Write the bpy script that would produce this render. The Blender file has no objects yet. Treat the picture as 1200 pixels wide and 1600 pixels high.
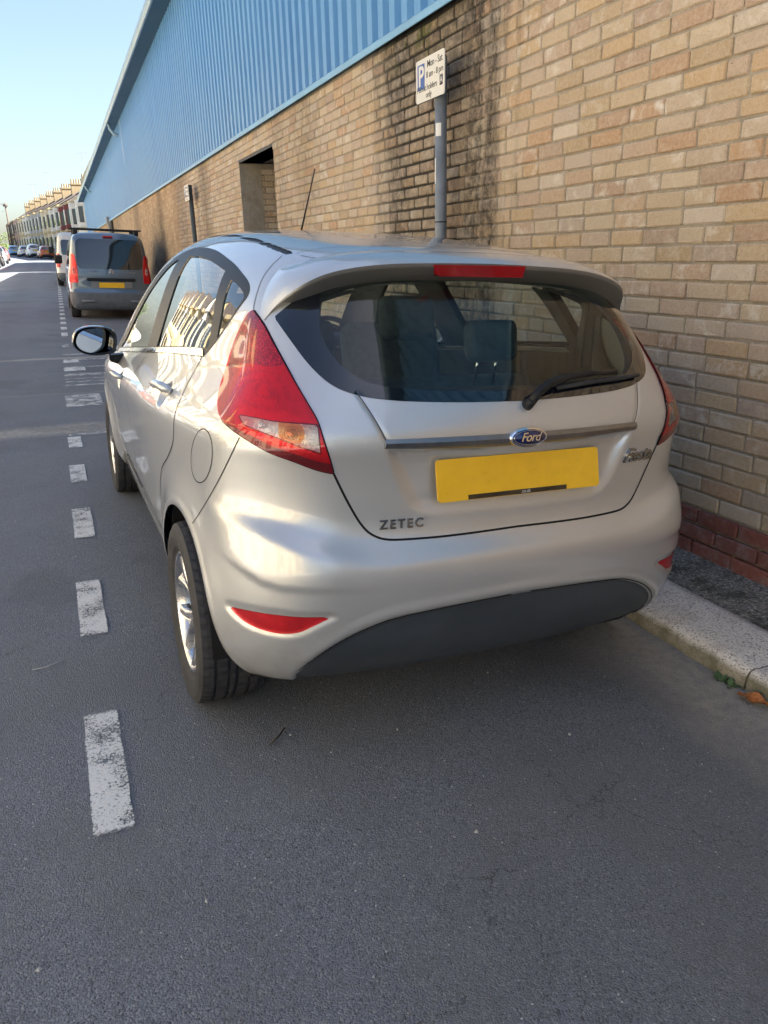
import bpy, bmesh, math, random
import numpy as np
from mathutils import Vector, Matrix, Euler
random.seed(7)
rng = np.random.default_rng(11)
SC = bpy.context.scene
COL = SC.collection

# ------------------------------------------------------------------ camera
CAM_POS = np.array([-1.05150966, -1.58116175, 1.37809794])
CAM_R = np.array([0.91765875, -0.39658548, -0.02494764])
CAM_F = np.array([0.36736526, 0.870628, -0.32718445])
CAM_R /= np.linalg.norm(CAM_R); CAM_F -= CAM_R * (CAM_F @ CAM_R); CAM_F /= np.linalg.norm(CAM_F)
CAM_U = np.cross(CAM_R, CAM_F)
FPX = 1163.514
cd = bpy.data.cameras.new('camera'); cam = bpy.data.objects.new('camera', cd); COL.objects.link(cam)
cam.matrix_world = Matrix([[CAM_R[i], CAM_U[i], -CAM_F[i], CAM_POS[i]] for i in range(3)] + [[0, 0, 0, 1]])
cd.sensor_fit = 'HORIZONTAL'; cd.sensor_width = 36.0; cd.lens = 36.0 * FPX / 1200.0
cd.clip_start = 0.05; cd.clip_end = 3000
SC.camera = cam

# ------------------------------------------------------------------ sky, sun, exposure
SUN_EL = math.radians(45.0)
SUN_AZ = math.radians(-16.0)          # direction towards the sun: angle from +X, in plan
sun_dir = Vector((math.cos(SUN_AZ) * math.cos(SUN_EL), math.sin(SUN_AZ) * math.cos(SUN_EL), math.sin(SUN_EL)))
W = bpy.data.worlds.new('World'); SC.world = W; W.use_nodes = True
wn = W.node_tree
for n in list(wn.nodes): wn.nodes.remove(n)
sky = wn.nodes.new('ShaderNodeTexSky'); sky.sky_type = 'NISHITA'; sky.sun_disc = False
sky.sun_elevation = SUN_EL
sky.sun_rotation = math.atan2(sun_dir.x, sun_dir.y)
sky.air_density = 1.0; sky.dust_density = 2.4; sky.ozone_density = 1.0; sky.altitude = 20
bg = wn.nodes.new('ShaderNodeBackground'); bg.inputs[1].default_value = 0.05
wo = wn.nodes.new('ShaderNodeOutputWorld')
wn.links.new(sky.outputs[0], bg.inputs[0]); wn.links.new(bg.outputs[0], wo.inputs[0])
sl = bpy.data.lights.new('sun', 'SUN'); sl.energy = 5.0; sl.angle = math.radians(0.5); sl.color = (1.0, 0.95, 0.87)
so = bpy.data.objects.new('sun', sl); COL.objects.link(so)
so.rotation_euler = sun_dir.to_track_quat('Z', 'Y').to_euler(); so.location = (20, -15, 30)
SC.view_settings.view_transform = 'Standard'; SC.view_settings.look = 'None'
SC.view_settings.exposure = 2.6; SC.view_settings.gamma = 1.0; SC.view_settings.use_curve_mapping = False
SC.render.engine = 'CYCLES'
SC.cycles.max_bounces = 8; SC.cycles.diffuse_bounces = 3; SC.cycles.glossy_bounces = 4
SC.cycles.transparent_max_bounces = 16; SC.cycles.transmission_bounces = 6
SC.cycles.use_denoising = True
SC.cycles.caustics_reflective = False; SC.cycles.caustics_refractive = False

# ------------------------------------------------------------------ node material helpers
def new_mat(name):
    m = bpy.data.materials.new(name); m.use_nodes = True
    nt = m.node_tree
    for n in list(nt.nodes): nt.nodes.remove(n)
    out = nt.nodes.new('ShaderNodeOutputMaterial')
    return m, nt, out
class NT:
    def __init__(s, nt): s.nt = nt
    def n(s, t, ins=None, **kw):
        nd = s.nt.nodes.new(t)
        for k, v in kw.items(): setattr(nd, k, v)
        for k, v in (ins or {}).items(): s.set(nd.inputs[k], v)
        return nd
    def set(s, sock, v):
        if hasattr(v, 'is_output') or isinstance(v, bpy.types.NodeSocket): s.nt.links.new(v, sock)
        elif isinstance(v, tuple) and len(v) == 3 and sock.type == 'RGBA': sock.default_value = (*v, 1)
        else: sock.default_value = v
    def math(s, op, a, b=0.0, clamp=False):
        nd = s.nt.nodes.new('ShaderNodeMath'); nd.operation = op; nd.use_clamp = clamp
        s.set(nd.inputs[0], a); s.set(nd.inputs[1], b); return nd.outputs[0]
    def noise(s, vec, scale, detail=4, rough=.55, dist=0.0):
        nd = s.n('ShaderNodeTexNoise', {'Scale': scale, 'Detail': detail, 'Roughness': rough, 'Distortion': dist})
        if vec is not None: s.nt.links.new(vec, nd.inputs['Vector'])
        return nd
    def ramp(s, fac, stops, interp='LINEAR'):
        nd = s.nt.nodes.new('ShaderNodeValToRGB'); cr = nd.color_ramp; cr.interpolation = interp
        while len(cr.elements) > 1: cr.elements.remove(cr.elements[-1])
        cr.elements[0].position = stops[0][0]
        for p, c in stops[1:]: cr.elements.new(p)
        for e, (p, c) in zip(cr.elements, stops): e.color = (*c, 1) if isinstance(c, tuple) else (c, c, c, 1)
        s.nt.links.new(fac, nd.inputs[0]); return nd.outputs[0]
    def mix(s, fac, a, b, mode='MIX'):
        nd = s.nt.nodes.new('ShaderNodeMix'); nd.data_type = 'RGBA'; nd.blend_type = mode; nd.clamp_factor = True
        s.set(nd.inputs[0], fac); s.set(nd.inputs[6], a); s.set(nd.inputs[7], b); return nd.outputs[2]
    def mapr(s, v, a, b, c=0.0, d=1.0, smooth=False):
        nd = s.nt.nodes.new('ShaderNodeMapRange'); nd.clamp = True
        if smooth: nd.interpolation_type = 'SMOOTHSTEP'
        s.set(nd.inputs[0], v)
        for i, q in enumerate((a, b, c, d)): nd.inputs[i + 1].default_value = q
        return nd.outputs[0]
    def schlick(s, f0, nrm=None):
        g = s.n('ShaderNodeNewGeometry'); d = s.n('ShaderNodeVectorMath', operation='DOT_PRODUCT'); s.nt.links.new(g.outputs['Incoming'], d.inputs[0]); s.nt.links.new(nrm or g.outputs['Normal'], d.inputs[1])
        q = s.math('POWER', s.math('SUBTRACT', 1.0, s.math('ABSOLUTE', d.outputs['Value']), True), 5.0)
        return s.math('ADD', f0, s.math('MULTIPLY', q, 1 - f0), True)
    def pos(s): return s.n('ShaderNodeNewGeometry').outputs['Position']
    def obj(s): return s.n('ShaderNodeTexCoord').outputs['Object']
    def bump(s, h, strength, dist, normal=None):
        nd = s.n('ShaderNodeBump', {'Strength': strength, 'Distance': dist}); s.nt.links.new(h, nd.inputs['Height'])
        if normal is not None: s.nt.links.new(normal, nd.inputs['Normal'])
        return nd.outputs[0]
    def scale(s, vec, sc):
        nd = s.n('ShaderNodeMapping'); nd.inputs['Scale'].default_value = sc; s.nt.links.new(vec, nd.inputs[0]); return nd.outputs[0]
def principled(name, color, rough=.5, metal=0.0, coat=0.0, coat_rough=.03, spec=.5, noise=None, bump=None, emit=None, transmission=0.0, ior=1.45):
    """plain procedural material; noise=(scale, amount) varies the colour, bump=(scale, strength, distance)"""
    m, nt, out = new_mat(name); t = NT(nt)
    p = t.n('ShaderNodeBsdfPrincipled', {'Roughness': rough, 'Metallic': metal, 'Coat Weight': coat, 'Coat Roughness': coat_rough, 'Specular IOR Level': spec, 'Transmission Weight': transmission, 'IOR': ior})
    t.set(p.inputs['Base Color'], tuple(color))
    if noise:
        nz = t.noise(t.obj(), noise[0], 5, .6)
        f = t.mapr(nz.outputs[0], .3, .7, 1 - noise[1], 1 + noise[1])
        mx = t.n('ShaderNodeVectorMath', operation='SCALE'); mx.inputs[0].default_value = tuple(color); t.set(mx.inputs['Scale'], f)
        nt.links.new(mx.outputs[0], p.inputs['Base Color'])
        nt.links.new(t.mapr(nz.outputs[0], .3, .7, max(0, rough - .08), min(1, rough + .08)), p.inputs['Roughness'])
    if bump:
        nb = t.noise(t.obj(), bump[0], 6, .6)
        nt.links.new(t.bump(nb.outputs[0], bump[1], bump[2]), p.inputs['Normal'])
    if emit: p.inputs['Emission Color'].default_value = (*emit[0], 1); p.inputs['Emission Strength'].default_value = emit[1]
    nt.links.new(p.outputs[0], out.inputs[0])
    return m
def glass_mat(name, tint, f0=.05, rough=0.0, dirt=0.0):
    """thin pane: tinted see-through plus Fresnel reflection"""
    m, nt, out = new_mat(name); t = NT(nt)
    tr = t.n('ShaderNodeBsdfTransparent', {'Color': tuple(tint)})
    gl = t.n('ShaderNodeBsdfGlossy', {'Color': (1., 1., 1.), 'Roughness': rough})
    fac = t.schlick(f0)
    mx = t.n('ShaderNodeMixShader'); nt.links.new(fac, mx.inputs[0]); nt.links.new(tr.outputs[0], mx.inputs[1]); nt.links.new(gl.outputs[0], mx.inputs[2])
    last = mx.outputs[0]
    if dirt:
        df = t.n('ShaderNodeBsdfDiffuse', {'Color': (.45, .43, .38)})
        nz = t.noise(t.obj(), 9, 6, .7); m2 = t.n('ShaderNodeMixShader')
        nt.links.new(t.mapr(nz.outputs[0], .35, .8, 0.0, dirt), m2.inputs[0]); nt.links.new(last, m2.inputs[1]); nt.links.new(df.outputs[0], m2.inputs[2]); last = m2.outputs[0]
    nt.links.new(last, out.inputs[0])
    return m

# ------------------------------------------------------------------ object helpers
def link(o, parent=None):
    COL.objects.link(o)
    if parent is not None: o.parent = parent
    return o
def tag(o, label=None, cat=None, group=None, kind=None):
    if label: o['label'] = label
    if cat: o['category'] = cat
    if group: o['group'] = group
    if kind: o['kind'] = kind
    return o
def empty(name, loc=(0, 0, 0), rot=(0, 0, 0), label=None, cat=None, group=None):
    o = bpy.data.objects.new(name, None); o.location = loc; o.rotation_euler = rot; o.empty_display_size = .1
    link(o); return tag(o, label, cat, group)
def mesh_obj(name, verts, faces, mat=None, parent=None, smooth=False, normals=None):
    me = bpy.data.meshes.new(name)
    me.from_pydata([tuple(v) for v in verts], [], [tuple(f) for f in faces]); me.update()
    return finish(name, me, mat, parent, smooth, normals)
def tri_obj(name, V, T, mat=None, parent=None, normals=None):
    """fast mesh from numpy arrays of triangles"""
    me = bpy.data.meshes.new(name)
    V = np.ascontiguousarray(V, dtype=np.float32); T = np.ascontiguousarray(T, dtype=np.int32)
    me.vertices.add(len(V)); me.vertices.foreach_set('co', V.ravel())
    me.loops.add(T.size); me.loops.foreach_set('vertex_index', T.ravel())
    me.polygons.add(len(T)); me.polygons.foreach_set('loop_start', np.arange(0, T.size, 3, dtype=np.int32))
    me.polygons.foreach_set('loop_total', np.full(len(T), 3, dtype=np.int32))
    me.update(calc_edges=True); me.validate()
    return finish(name, me, mat, parent, True, normals)
def finish(name, me, mat, parent, smooth, normals=None):
    if mat is not None: me.materials.append(mat)
    if smooth: me.polygons.foreach_set('use_smooth', [True] * len(me.polygons))
    if normals is not None and len(normals) == len(me.vertices):
        nn = np.asarray(normals, float); nn = nn / np.maximum(np.linalg.norm(nn, axis=1, keepdims=True), 1e-9)
        me.normals_split_custom_set_from_vertices(nn.tolist())
    o = bpy.data.objects.new(name, me); link(o, parent); return o
class MB:
    """collects shapes for one mesh"""
    def __init__(s): s.v = []; s.f = []
    def add(s, v, f):
        b = len(s.v); s.v += [tuple(p) for p in v]; s.f += [tuple(b + i for i in q) for q in f]; return s
    def box(s, x0, x1, y0, y1, z0, z1):
        v = [(x, y, z) for z in (z0, z1) for y in (y0, y1) for x in (x0, x1)]
        return s.add(v, [(0, 2, 3, 1), (4, 5, 7, 6), (0, 1, 5, 4), (2, 6, 7, 3), (0, 4, 6, 2), (1, 3, 7, 5)])
    def cbox(s, x0, x1, y0, y1, z0, z1, c):
        """chamfered box"""
        c = min(c, (x1 - x0) / 2.01, (y1 - y0) / 2.01, (z1 - z0) / 2.01)
        bm = bmesh.new(); bmesh.ops.create_cube(bm, size=1)
        for v in bm.verts: v.co = Vector(((x0 + x1) / 2 + v.co.x * (x1 - x0), (y0 + y1) / 2 + v.co.y * (y1 - y0), (z0 + z1) / 2 + v.co.z * (z1 - z0)))
        bmesh.ops.bevel(bm, geom=list(bm.edges), offset=c, segments=3, profile=.6, affect='EDGES')
        return s.bm(bm)
    def bm(s, bm):
        bm.verts.index_update(); s.add([v.co[:] for v in bm.verts], [[v.index for v in f.verts] for f in bm.faces]); bm.free(); return s
    def tube(s, pts, r, n=10, caps=True):
        pts = [Vector(p) for p in pts]; rs = r if isinstance(r, (list, tuple)) else [r] * len(pts)
        b = len(s.v); prev = None
        for i, p in enumerate(pts):
            d = (pts[min(i + 1, len(pts) - 1)] - pts[max(i - 1, 0)]).normalized()
            if prev is None:
                a = d.orthogonal().normalized()
            else:
                a = (prev - d * prev.dot(d)).normalized()
            prev = a; c = d.cross(a)
            for k in range(n):
                t = 2 * math.pi * k / n; s.v.append(tuple(p + (a * math.cos(t) + c * math.sin(t)) * rs[i]))
        for i in range(len(pts) - 1):
            for k in range(n):
                k2 = (k + 1) % n; s.f.append((b + i * n + k, b + i * n + k2, b + (i + 1) * n + k2, b + (i + 1) * n + k))
        if caps:
            s.f.append(tuple(b + k for k in reversed(range(n)))); e = b + (len(pts) - 1) * n; s.f.append(tuple(e + k for k in range(n)))
        return s
    def prism(s, poly, h0, h1, axis='z'):
        """polygon (a,b) extruded along axis"""
        n = len(poly)
        def P(a, b, h): return {'z': (a, b, h), 'y': (a, h, b), 'x': (h, a, b)}[axis]
        v = [P(a, b, h0) for a, b in poly] + [P(a, b, h1) for a, b in poly]
        f = [tuple(range(n))[::-1], tuple(range(n, 2 * n))] + [(i, (i + 1) % n, n + (i + 1) % n, n + i) for i in range(n)]
        return s.add(v, f)
    def grid(s, P):
        """P: 2D list of points"""
        b = len(s.v); R = len(P); C = len(P[0])
        for row in P: s.v += [tuple(p) for p in row]
        for i in range(R - 1):
            for j in range(C - 1): s.f.append((b + i * C + j, b + i * C + j + 1, b + (i + 1) * C + j + 1, b + (i + 1) * C + j))
        return s
    def build(s, name, mat=None, parent=None, smooth=False, bevel=None, recalc=True):
        me = bpy.data.meshes.new(name); me.from_pydata(s.v, [], s.f); me.update()
        if bevel or recalc:
            bm = bmesh.new(); bm.from_mesh(me)
            if recalc: bmesh.ops.recalc_face_normals(bm, faces=bm.faces)
            if bevel: bmesh.ops.bevel(bm, geom=[e for e in bm.edges if len(e.link_faces) == 2 and e.calc_face_angle(0) > .5], offset=bevel, segments=2, profile=.6, affect='EDGES', clamp_overlap=True)
            bm.to_mesh(me); bm.free()
        return finish(name, me, mat, parent, smooth)
def text_mesh(body, size, depth, shear=0.0, bold=0.0, spacing=1.0):
    """letters as a mesh (bmesh-able), in the XY plane, centred"""
    cu = bpy.data.curves.new('t', 'FONT'); cu.body = body; cu.size = size; cu.extrude = depth; cu.shear = shear; cu.offset = bold
    cu.align_x = 'CENTER'; cu.align_y = 'CENTER'; cu.space_character = spacing; cu.resolution_u = 3
    o = bpy.data.objects.new('t', cu); COL.objects.link(o)
    dg = bpy.context.evaluated_depsgraph_get(); me = bpy.data.meshes.new_from_object(o.evaluated_get(dg))
    bpy.data.objects.remove(o); bpy.data.curves.remove(cu)
    me.materials.clear()
    return me
def text_obj(name, body, size, depth, mat, parent, M, **kw):
    me = text_mesh(body, size, depth, **kw); me.materials.append(mat); me.transform(M); me.update()
    o = bpy.data.objects.new(name, me); link(o, parent); return o
def copy_tree(o, parent=None):
    c = o.copy(); COL.objects.link(c); c.parent = parent
    for ch in list(o.children): copy_tree(ch, c)
    return c
def smoothstep(a, b, x):
    t = np.clip((x - a) / (b - a), 0, 1); return t * t * (3 - 2 * t)
def pchip(xk, yk, x):
    """monotone cubic interpolation, linear outside"""
    xk = np.asarray(xk, float); yk = np.asarray(yk, float); h = np.diff(xk); d = np.diff(yk) / h
    m = np.zeros(len(xk)); m[0] = d[0]; m[-1] = d[-1]
    for i in range(1, len(xk) - 1):
        if d[i - 1] * d[i] > 0:
            w1 = 2 * h[i] + h[i - 1]; w2 = h[i] + 2 * h[i - 1]; m[i] = (w1 + w2) / (w1 / d[i - 1] + w2 / d[i])
    x = np.asarray(x, float); i = np.clip(np.searchsorted(xk, x) - 1, 0, len(xk) - 2)
    t = (x - xk[i]) / h[i]; tc = np.clip(t, 0, 1)
    r = (2 * tc**3 - 3 * tc**2 + 1) * yk[i] + (tc**3 - 2 * tc**2 + tc) * h[i] * m[i] + (-2 * tc**3 + 3 * tc**2) * yk[i + 1] + (tc**3 - tc**2) * h[i] * m[i + 1]
    r = r + np.where(t < 0, t * h[i] * m[0], 0) + np.where(t > 1, (t - 1) * h[i] * m[-1], 0)
    return r

_TAB = {}
def stab(xk, yk, x, sig):
    """smooth curve through a table: monotone cubic, rounded with a Gaussian of width sig"""
    key = (tuple(xk), tuple(yk), sig)
    if key not in _TAB:
        st = min(.002, sig / 4); lo, hi = xk[0] - 4 * sig, xk[-1] + 4 * sig; g = np.arange(lo, hi, st); f = pchip(xk, yk, g)
        k = np.arange(-int(3.5 * sig / st), int(3.5 * sig / st) + 1); w = np.exp(-.5 * (k * st / sig) ** 2); w /= w.sum()
        ff = np.convolve(np.concatenate([np.full(len(k), f[0]), f, np.full(len(k), f[-1])]), w, 'same')[len(k):-len(k)]
        _TAB[key] = (g, ff)
    g, ff = _TAB[key]; return np.interp(x, g, ff)
# ------------------------------------------------------------------ silver hatchback: hull as a field, meshed by rays, cut into panels
HC = np.array([-1.14442942, -1.56788259, 1.31792431])
def _rot(yaw, pitch, roll):
    cy, sy = np.cos(yaw), np.sin(yaw); cp, sp = np.cos(pitch), np.sin(pitch); cr, sr = np.cos(roll), np.sin(roll)
    fwd = np.array([sy * cp, cy * cp, -sp]); r0 = np.array([cy, -sy, 0]); d0 = np.cross(fwd, r0)
    return np.stack([cr * r0 + sr * d0, -sr * r0 + cr * d0, fwd])
HR = _rot(*np.radians([24.53044927, 17.83575017, -1.51805732]))
def trace_uv(P):
    q = (P - HC) @ HR.T
    return np.stack([600 + FPX * q[:, 0] / q[:, 2], 800 + FPX * q[:, 1] / q[:, 2]], 1)
def smax(a, b, k):
    h = np.maximum(k - np.abs(a - b), 0) / k
    return np.maximum(a, b) + h * h * k * .25
YRW, YFW, ZW = .63, 3.119, .286
def zbelt(y): return stab([-.2, .4, 1.1, 1.9, 2.7, 3.95], [1.08, 1.062, 1.018, .972, .93, .86], y, .2)
def side_x(y, z):
    ze = z - (zbelt(y) - .985)
    w = smoothstep(.55, .9, z)
    zz = z * (1 - w) + ze * w
    B = stab([.12, .19, .25, .32, .42, .55, .68, .78, .835, .86, .90, .95, .985, 1.0, 1.1, 1.2, 1.3, 1.4, 1.5],
              [.58, .71, .775, .80, .818, .824, .832, .840, .843, .829, .803, .770, .747, .739, .697, .654, .606, .545, .475], zz, .022)
    tr = stab([.2, .5, .65, .8, 1.0, 1.2, 1.45], [.05, .055, .085, .125, .155, .15, .15], z, .08)
    B = B - tr * np.clip((1.5 - y) / 1.5, 0, 2) ** 2.1
    tf = stab([.2, .5, .8, 1.0, 1.4], [.10, .10, .14, .18, .10], z, .08)
    B = B - tf * np.clip((y - 2.7) / 1.2, 0, 2) ** 2.2
    for yc in (YRW, YFW):
        r = np.hypot(y - yc, z - ZW)
        B = B + .018 * np.exp(-((r - .345) / .075) ** 2) * smoothstep(.2, .35, z)
    return B
def rear_y(x, z):
    ax = np.abs(x)
    lift = .075 * smoothstep(.40, .78, ax)
    zz = z - lift * smoothstep(.48, .60, z) * (1 - smoothstep(.70, .83, z))
    P = stab([.12, .20, .26, .33, .40, .50, .56, .598, .616, .646, .668, .72, .80, .86, .905, .94, .975, 1.035, 1.1, 1.2, 1.3, 1.38, 1.5],
              [.30, .16, .088, .042, .018, .003, .000, .003, .008, .038, .053, .060, .058, .053, .047, .050, .064, .105, .157, .238, .320, .385, .50], zz, .007)
    bow = stab([.3, .6, .85, 1.05, 1.3], [.16, .165, .19, .19, .19], z, .06)
    y = P + bow * ax ** 2 + .10 * ax ** 6
    # number plate recess
    hw = stab([.70, .74, .80, .90], [.27, .325, .36, .40], z, .012)
    rec = smoothstep(0, .055, hw - ax) * smoothstep(.715, .765, z) * (1 - smoothstep(.895, .905, z))
    y = y + .022 * rec * (0.55 + .45 * smoothstep(.75, .88, z))
    return y
def roof_z(x, y):
    ax = np.abs(x)
    c = stab([-.2, .25, .5, .8, 1.2, 1.6, 1.9, 2.2, 2.42, 2.6, 2.9, 3.16, 3.3, 3.6, 3.8, 3.95, 4.1],
              [1.25, 1.352, 1.395, 1.432, 1.465, 1.478, 1.479, 1.468, 1.445, 1.37, 1.20, 1.005, .965, .90, .83, .70, .50], y, .06)
    cr = stab([.2, 1.0, 2.2, 2.8, 3.2, 4.0], [.20, .17, .13, .16, .10, .16], y, .15)
    return c - 2.0 * cr * ax ** 3.2
def front_y(x, z):
    P = stab([.12, .2, .3, .45, .6, .72, .85, 1.0], [3.78, 3.86, 3.92, 3.95, 3.94, 3.90, 3.80, 3.6], z, .03)
    return P - .28 * np.abs(x) ** 2.4
def hull_F(P):
    x, y, z = P[..., 0], P[..., 1], P[..., 2]
    ax = np.sqrt(x * x + 1e-8)
    fs = ax - side_x(y, z)
    fr = rear_y(ax, z) - y
    ft = z - roof_z(ax, y)
    ff = y - front_y(ax, z)
    zb = .175 + .07 * np.clip((.45 - y) / .45, 0, 1) + .04 * smoothstep(3.5, 3.95, y)
    fb = zb - z
    kc = stab([.2, .5, .6, .7, .9, 1.1, 1.3], [.20, .22, .23, .25, .21, .18, .20], z, .06)
    f = smax(fs, fr, kc)
    f = smax(f, ff, .30)
    f = smax(f, ft, .13 - .10 * smoothstep(.8, .3, y) * 0)
    f = smax(f, fb, .05)
    return f
def hull_mesh(nr=210, ns=170, nf=70, ne=230):
    """left half, as a grid of points: columns run round from rear centre to front centre"""
    y0, y1, z0 = .95, 2.9, .64
    o = []; d = []
    a = np.linspace(0, 1, nr, endpoint=False)
    th = np.pi / 2 * a
    for t in th: o.append((0, y0)); d.append((-math.sin(t), -math.cos(t)))
    for y in np.linspace(y0, y1, ns, endpoint=False): o.append((0, y)); d.append((-1, 0))
    for t in np.linspace(0, np.pi / 2, nf): o.append((0, y1)); d.append((-math.cos(t), math.sin(t)))
    o = np.array(o, float); d = np.array(d, float)
    # elevations: denser where the body sides are
    e = np.linspace(0, 1, ne)
    ph = np.radians(pchip([0, .08, .85, 1], [-58, -36, 44, 90], e))
    O = np.zeros((len(o), ne, 3)); D = np.zeros((len(o), ne, 3))
    O[..., 0] = 0; O[..., 1] = o[:, None, 1]; O[..., 2] = z0
    D[..., 0] = d[:, None, 0] * np.cos(ph); D[..., 1] = d[:, None, 1] * np.cos(ph); D[..., 2] = np.sin(ph)
    lo = np.zeros(O.shape[:2]); hi = np.full(O.shape[:2], 1.5)
    for _ in range(26):
        m = (lo + hi) / 2; f = hull_F(O + D * m[..., None]); ins = f < 0
        lo = np.where(ins, m, lo); hi = np.where(ins, hi, m)
    return O + D * ((lo + hi) / 2)[..., None]
def grid_tris(R, C):
    i = np.arange(R * C).reshape(R, C); a, b, c, d = i[:-1, :-1].ravel(), i[1:, :-1].ravel(), i[1:, 1:].ravel(), i[:-1, 1:].ravel()
    return np.concatenate([np.stack([a, b, c], 1), np.stack([a, c, d], 1)])
def vert_normals(V, T):
    fn = np.cross(V[T[:, 1]] - V[T[:, 0]], V[T[:, 2]] - V[T[:, 0]]); N = np.zeros_like(V)
    for k in range(3): np.add.at(N, T[:, k], fn)
    return N / np.maximum(np.linalg.norm(N, axis=1, keepdims=True), 1e-12)
def poly_sdf(P, poly, closed=True):
    """signed distance to polygon, negative inside (or distance to polyline)"""
    poly = np.asarray(poly, float); n = len(poly); best = np.full(len(P), 1e9); ins = np.zeros(len(P), bool)
    for i in range(n if closed else n - 1):
        a = poly[i]; b = poly[(i + 1) % n]; ab = b - a
        t = np.clip(((P - a) @ ab) / max(ab @ ab, 1e-12), 0, 1); best = np.minimum(best, np.hypot(*(P - a - t[:, None] * ab).T))
        if closed:
            c = (a[1] > P[:, 1]) != (b[1] > P[:, 1])
            with np.errstate(divide='ignore', invalid='ignore'):
                xx = a[0] + (P[:, 1] - a[1]) / (b[1] - a[1] if b[1] != a[1] else 1e-12) * (b[0] - a[0])
            ins ^= c & (P[:, 0] < xx)
    return np.where(ins, -best, best) if closed else best
def curve(pts, n=8, closed=True):
    """smooth Catmull-Rom through pts; a point given as (x,y,1) is a corner"""
    P = [np.array(p[:2], float) for p in pts]; C = [len(p) > 2 for p in pts]; N = len(P); out = []
    for i in range(N if closed else N - 1):
        p0, p1, p2, p3 = P[(i - 1) % N], P[i], P[(i + 1) % N], P[(i + 2) % N]
        if not closed and i == 0: p0 = p1
        if not closed and i == N - 2: p3 = p2
        m1 = (p2 - p1) if C[i] else (p2 - p0) / 2; m2 = (p2 - p1) if C[(i + 1) % N] else (p3 - p1) / 2
        L = np.linalg.norm(p2 - p1)
        for m in (m1, m2):
            l = np.linalg.norm(m)
            if l > 1.2 * L: m *= 1.2 * L / l
        for t in np.linspace(0, 1, n, endpoint=False):
            out.append((2 * t**3 - 3 * t**2 + 1) * p1 + (t**3 - 2 * t**2 + t) * m1 + (-2 * t**3 + 3 * t**2) * p2 + (t**3 - t**2) * m2)
    if not closed: out.append(P[-1])
    return np.array(out)
class Shell:
    def __init__(s, V, T, N): s.V, s.T, s.N = V, T, N; s.L = np.zeros(len(T), int)
    def cut(s, f, src, dst):
        """triangles of label in src where f<0 become dst; edges are split on f=0"""
        if np.isscalar(src): src = [src]
        f = f.copy(); f[np.abs(f) < 1e-7] = 1e-7
        act = np.isin(s.L, src); T = s.T; neg = f < 0
        cnt = neg[T].sum(1)
        s.L[act & (cnt == 3)] = dst
        mix = act & (cnt > 0) & (cnt < 3)
        if not mix.any(): return f
        M = T[mix]; L = s.L[mix]
        one = np.where(neg[M].sum(1) == 1, True, False)
        odd = np.where(one[:, None], neg[M], ~neg[M]).argmax(1)
        r = np.arange(len(M)); A = M[r, odd]; B = M[r, (odd + 1) % 3]; C = M[r, (odd + 2) % 3]
        def mid(a, b):
            k = np.stack([np.minimum(a, b), np.maximum(a, b)], 1); return k
        E = np.concatenate([mid(A, B), mid(A, C)]); U, inv = np.unique(E, axis=0, return_inverse=True); inv = inv.ravel()
        t = f[U[:, 0]] / (f[U[:, 0]] - f[U[:, 1]]); t = t[:, None]
        nv = s.V[U[:, 0]] * (1 - t) + s.V[U[:, 1]] * t; nn = s.N[U[:, 0]] * (1 - t) + s.N[U[:, 1]] * t
        b = len(s.V); s.V = np.concatenate([s.V, nv]); s.N = np.concatenate([s.N, nn])
        AB = b + inv[:len(A)]; AC = b + inv[len(A):]
        t1 = np.stack([A, AB, AC], 1); t2 = np.stack([AB, B, C], 1); t3 = np.stack([AB, C, AC], 1)
        l1 = np.where(one, dst, L); l2 = np.where(one, L, dst)
        s.T = np.concatenate([T[~mix], t1, t2, t3]); s.L = np.concatenate([s.L[~mix], l1, l2, l2])
        return np.concatenate([f, np.zeros(len(nv))])
    def part(s, lab):
        T = s.T[np.isin(s.L, lab)]; u, inv = np.unique(T, return_inverse=True)
        return s.V[u], inv.reshape(-1, 3), s.N[u]
def mirror(V, T, N):
    m = np.array([-1, 1, 1.]); return V * m, T[:, ::-1], N * m
def both(V, T, N):
    V2, T2, N2 = mirror(V, T, N); Vc = np.concatenate([V, V2]); Nc = np.concatenate([N, N2]); Tc = np.concatenate([T, T2 + len(V)])
    # weld along the centre line
    c = np.where(np.abs(V[:, 0]) < 2e-4)[0]; mp = np.arange(len(Vc)); mp[c + len(V)] = c; Nc[c, 0] = 0
    Tc = mp[Tc]; u, inv = np.unique(Tc, return_inverse=True); return Vc[u], inv.reshape(-1, 3), Nc[u]
# ------------------------------------------------------------------ the street: ground shapes
def softplus(x, w): return w * np.log1p(np.exp(np.clip(x / w, -50, 50)))
def zl(y): return .0205 * softplus(np.minimum(np.asarray(y, float), 260) - 8.0, 3.0)
def shift(y):
    y = np.asarray(y, float)
    return .008 * np.clip(y, -40, 60) - .118 * softplus(y - 84, 5.0)
KERB, KW, WALLX, LKERB = .91, .30, 1.49, -5.8
def zroad(s, y): return zl(y) - .0106 * ((np.asarray(s, float) + 2.6) ** 2 - 6.76)
def gz(x, y): return float(zroad(x - shift(y), y))
YS = np.concatenate([np.arange(-32, -4, 4.), np.arange(-4, 8, .25), np.arange(8, 60, 2.), np.arange(60, 260.1, 5.)])

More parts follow.
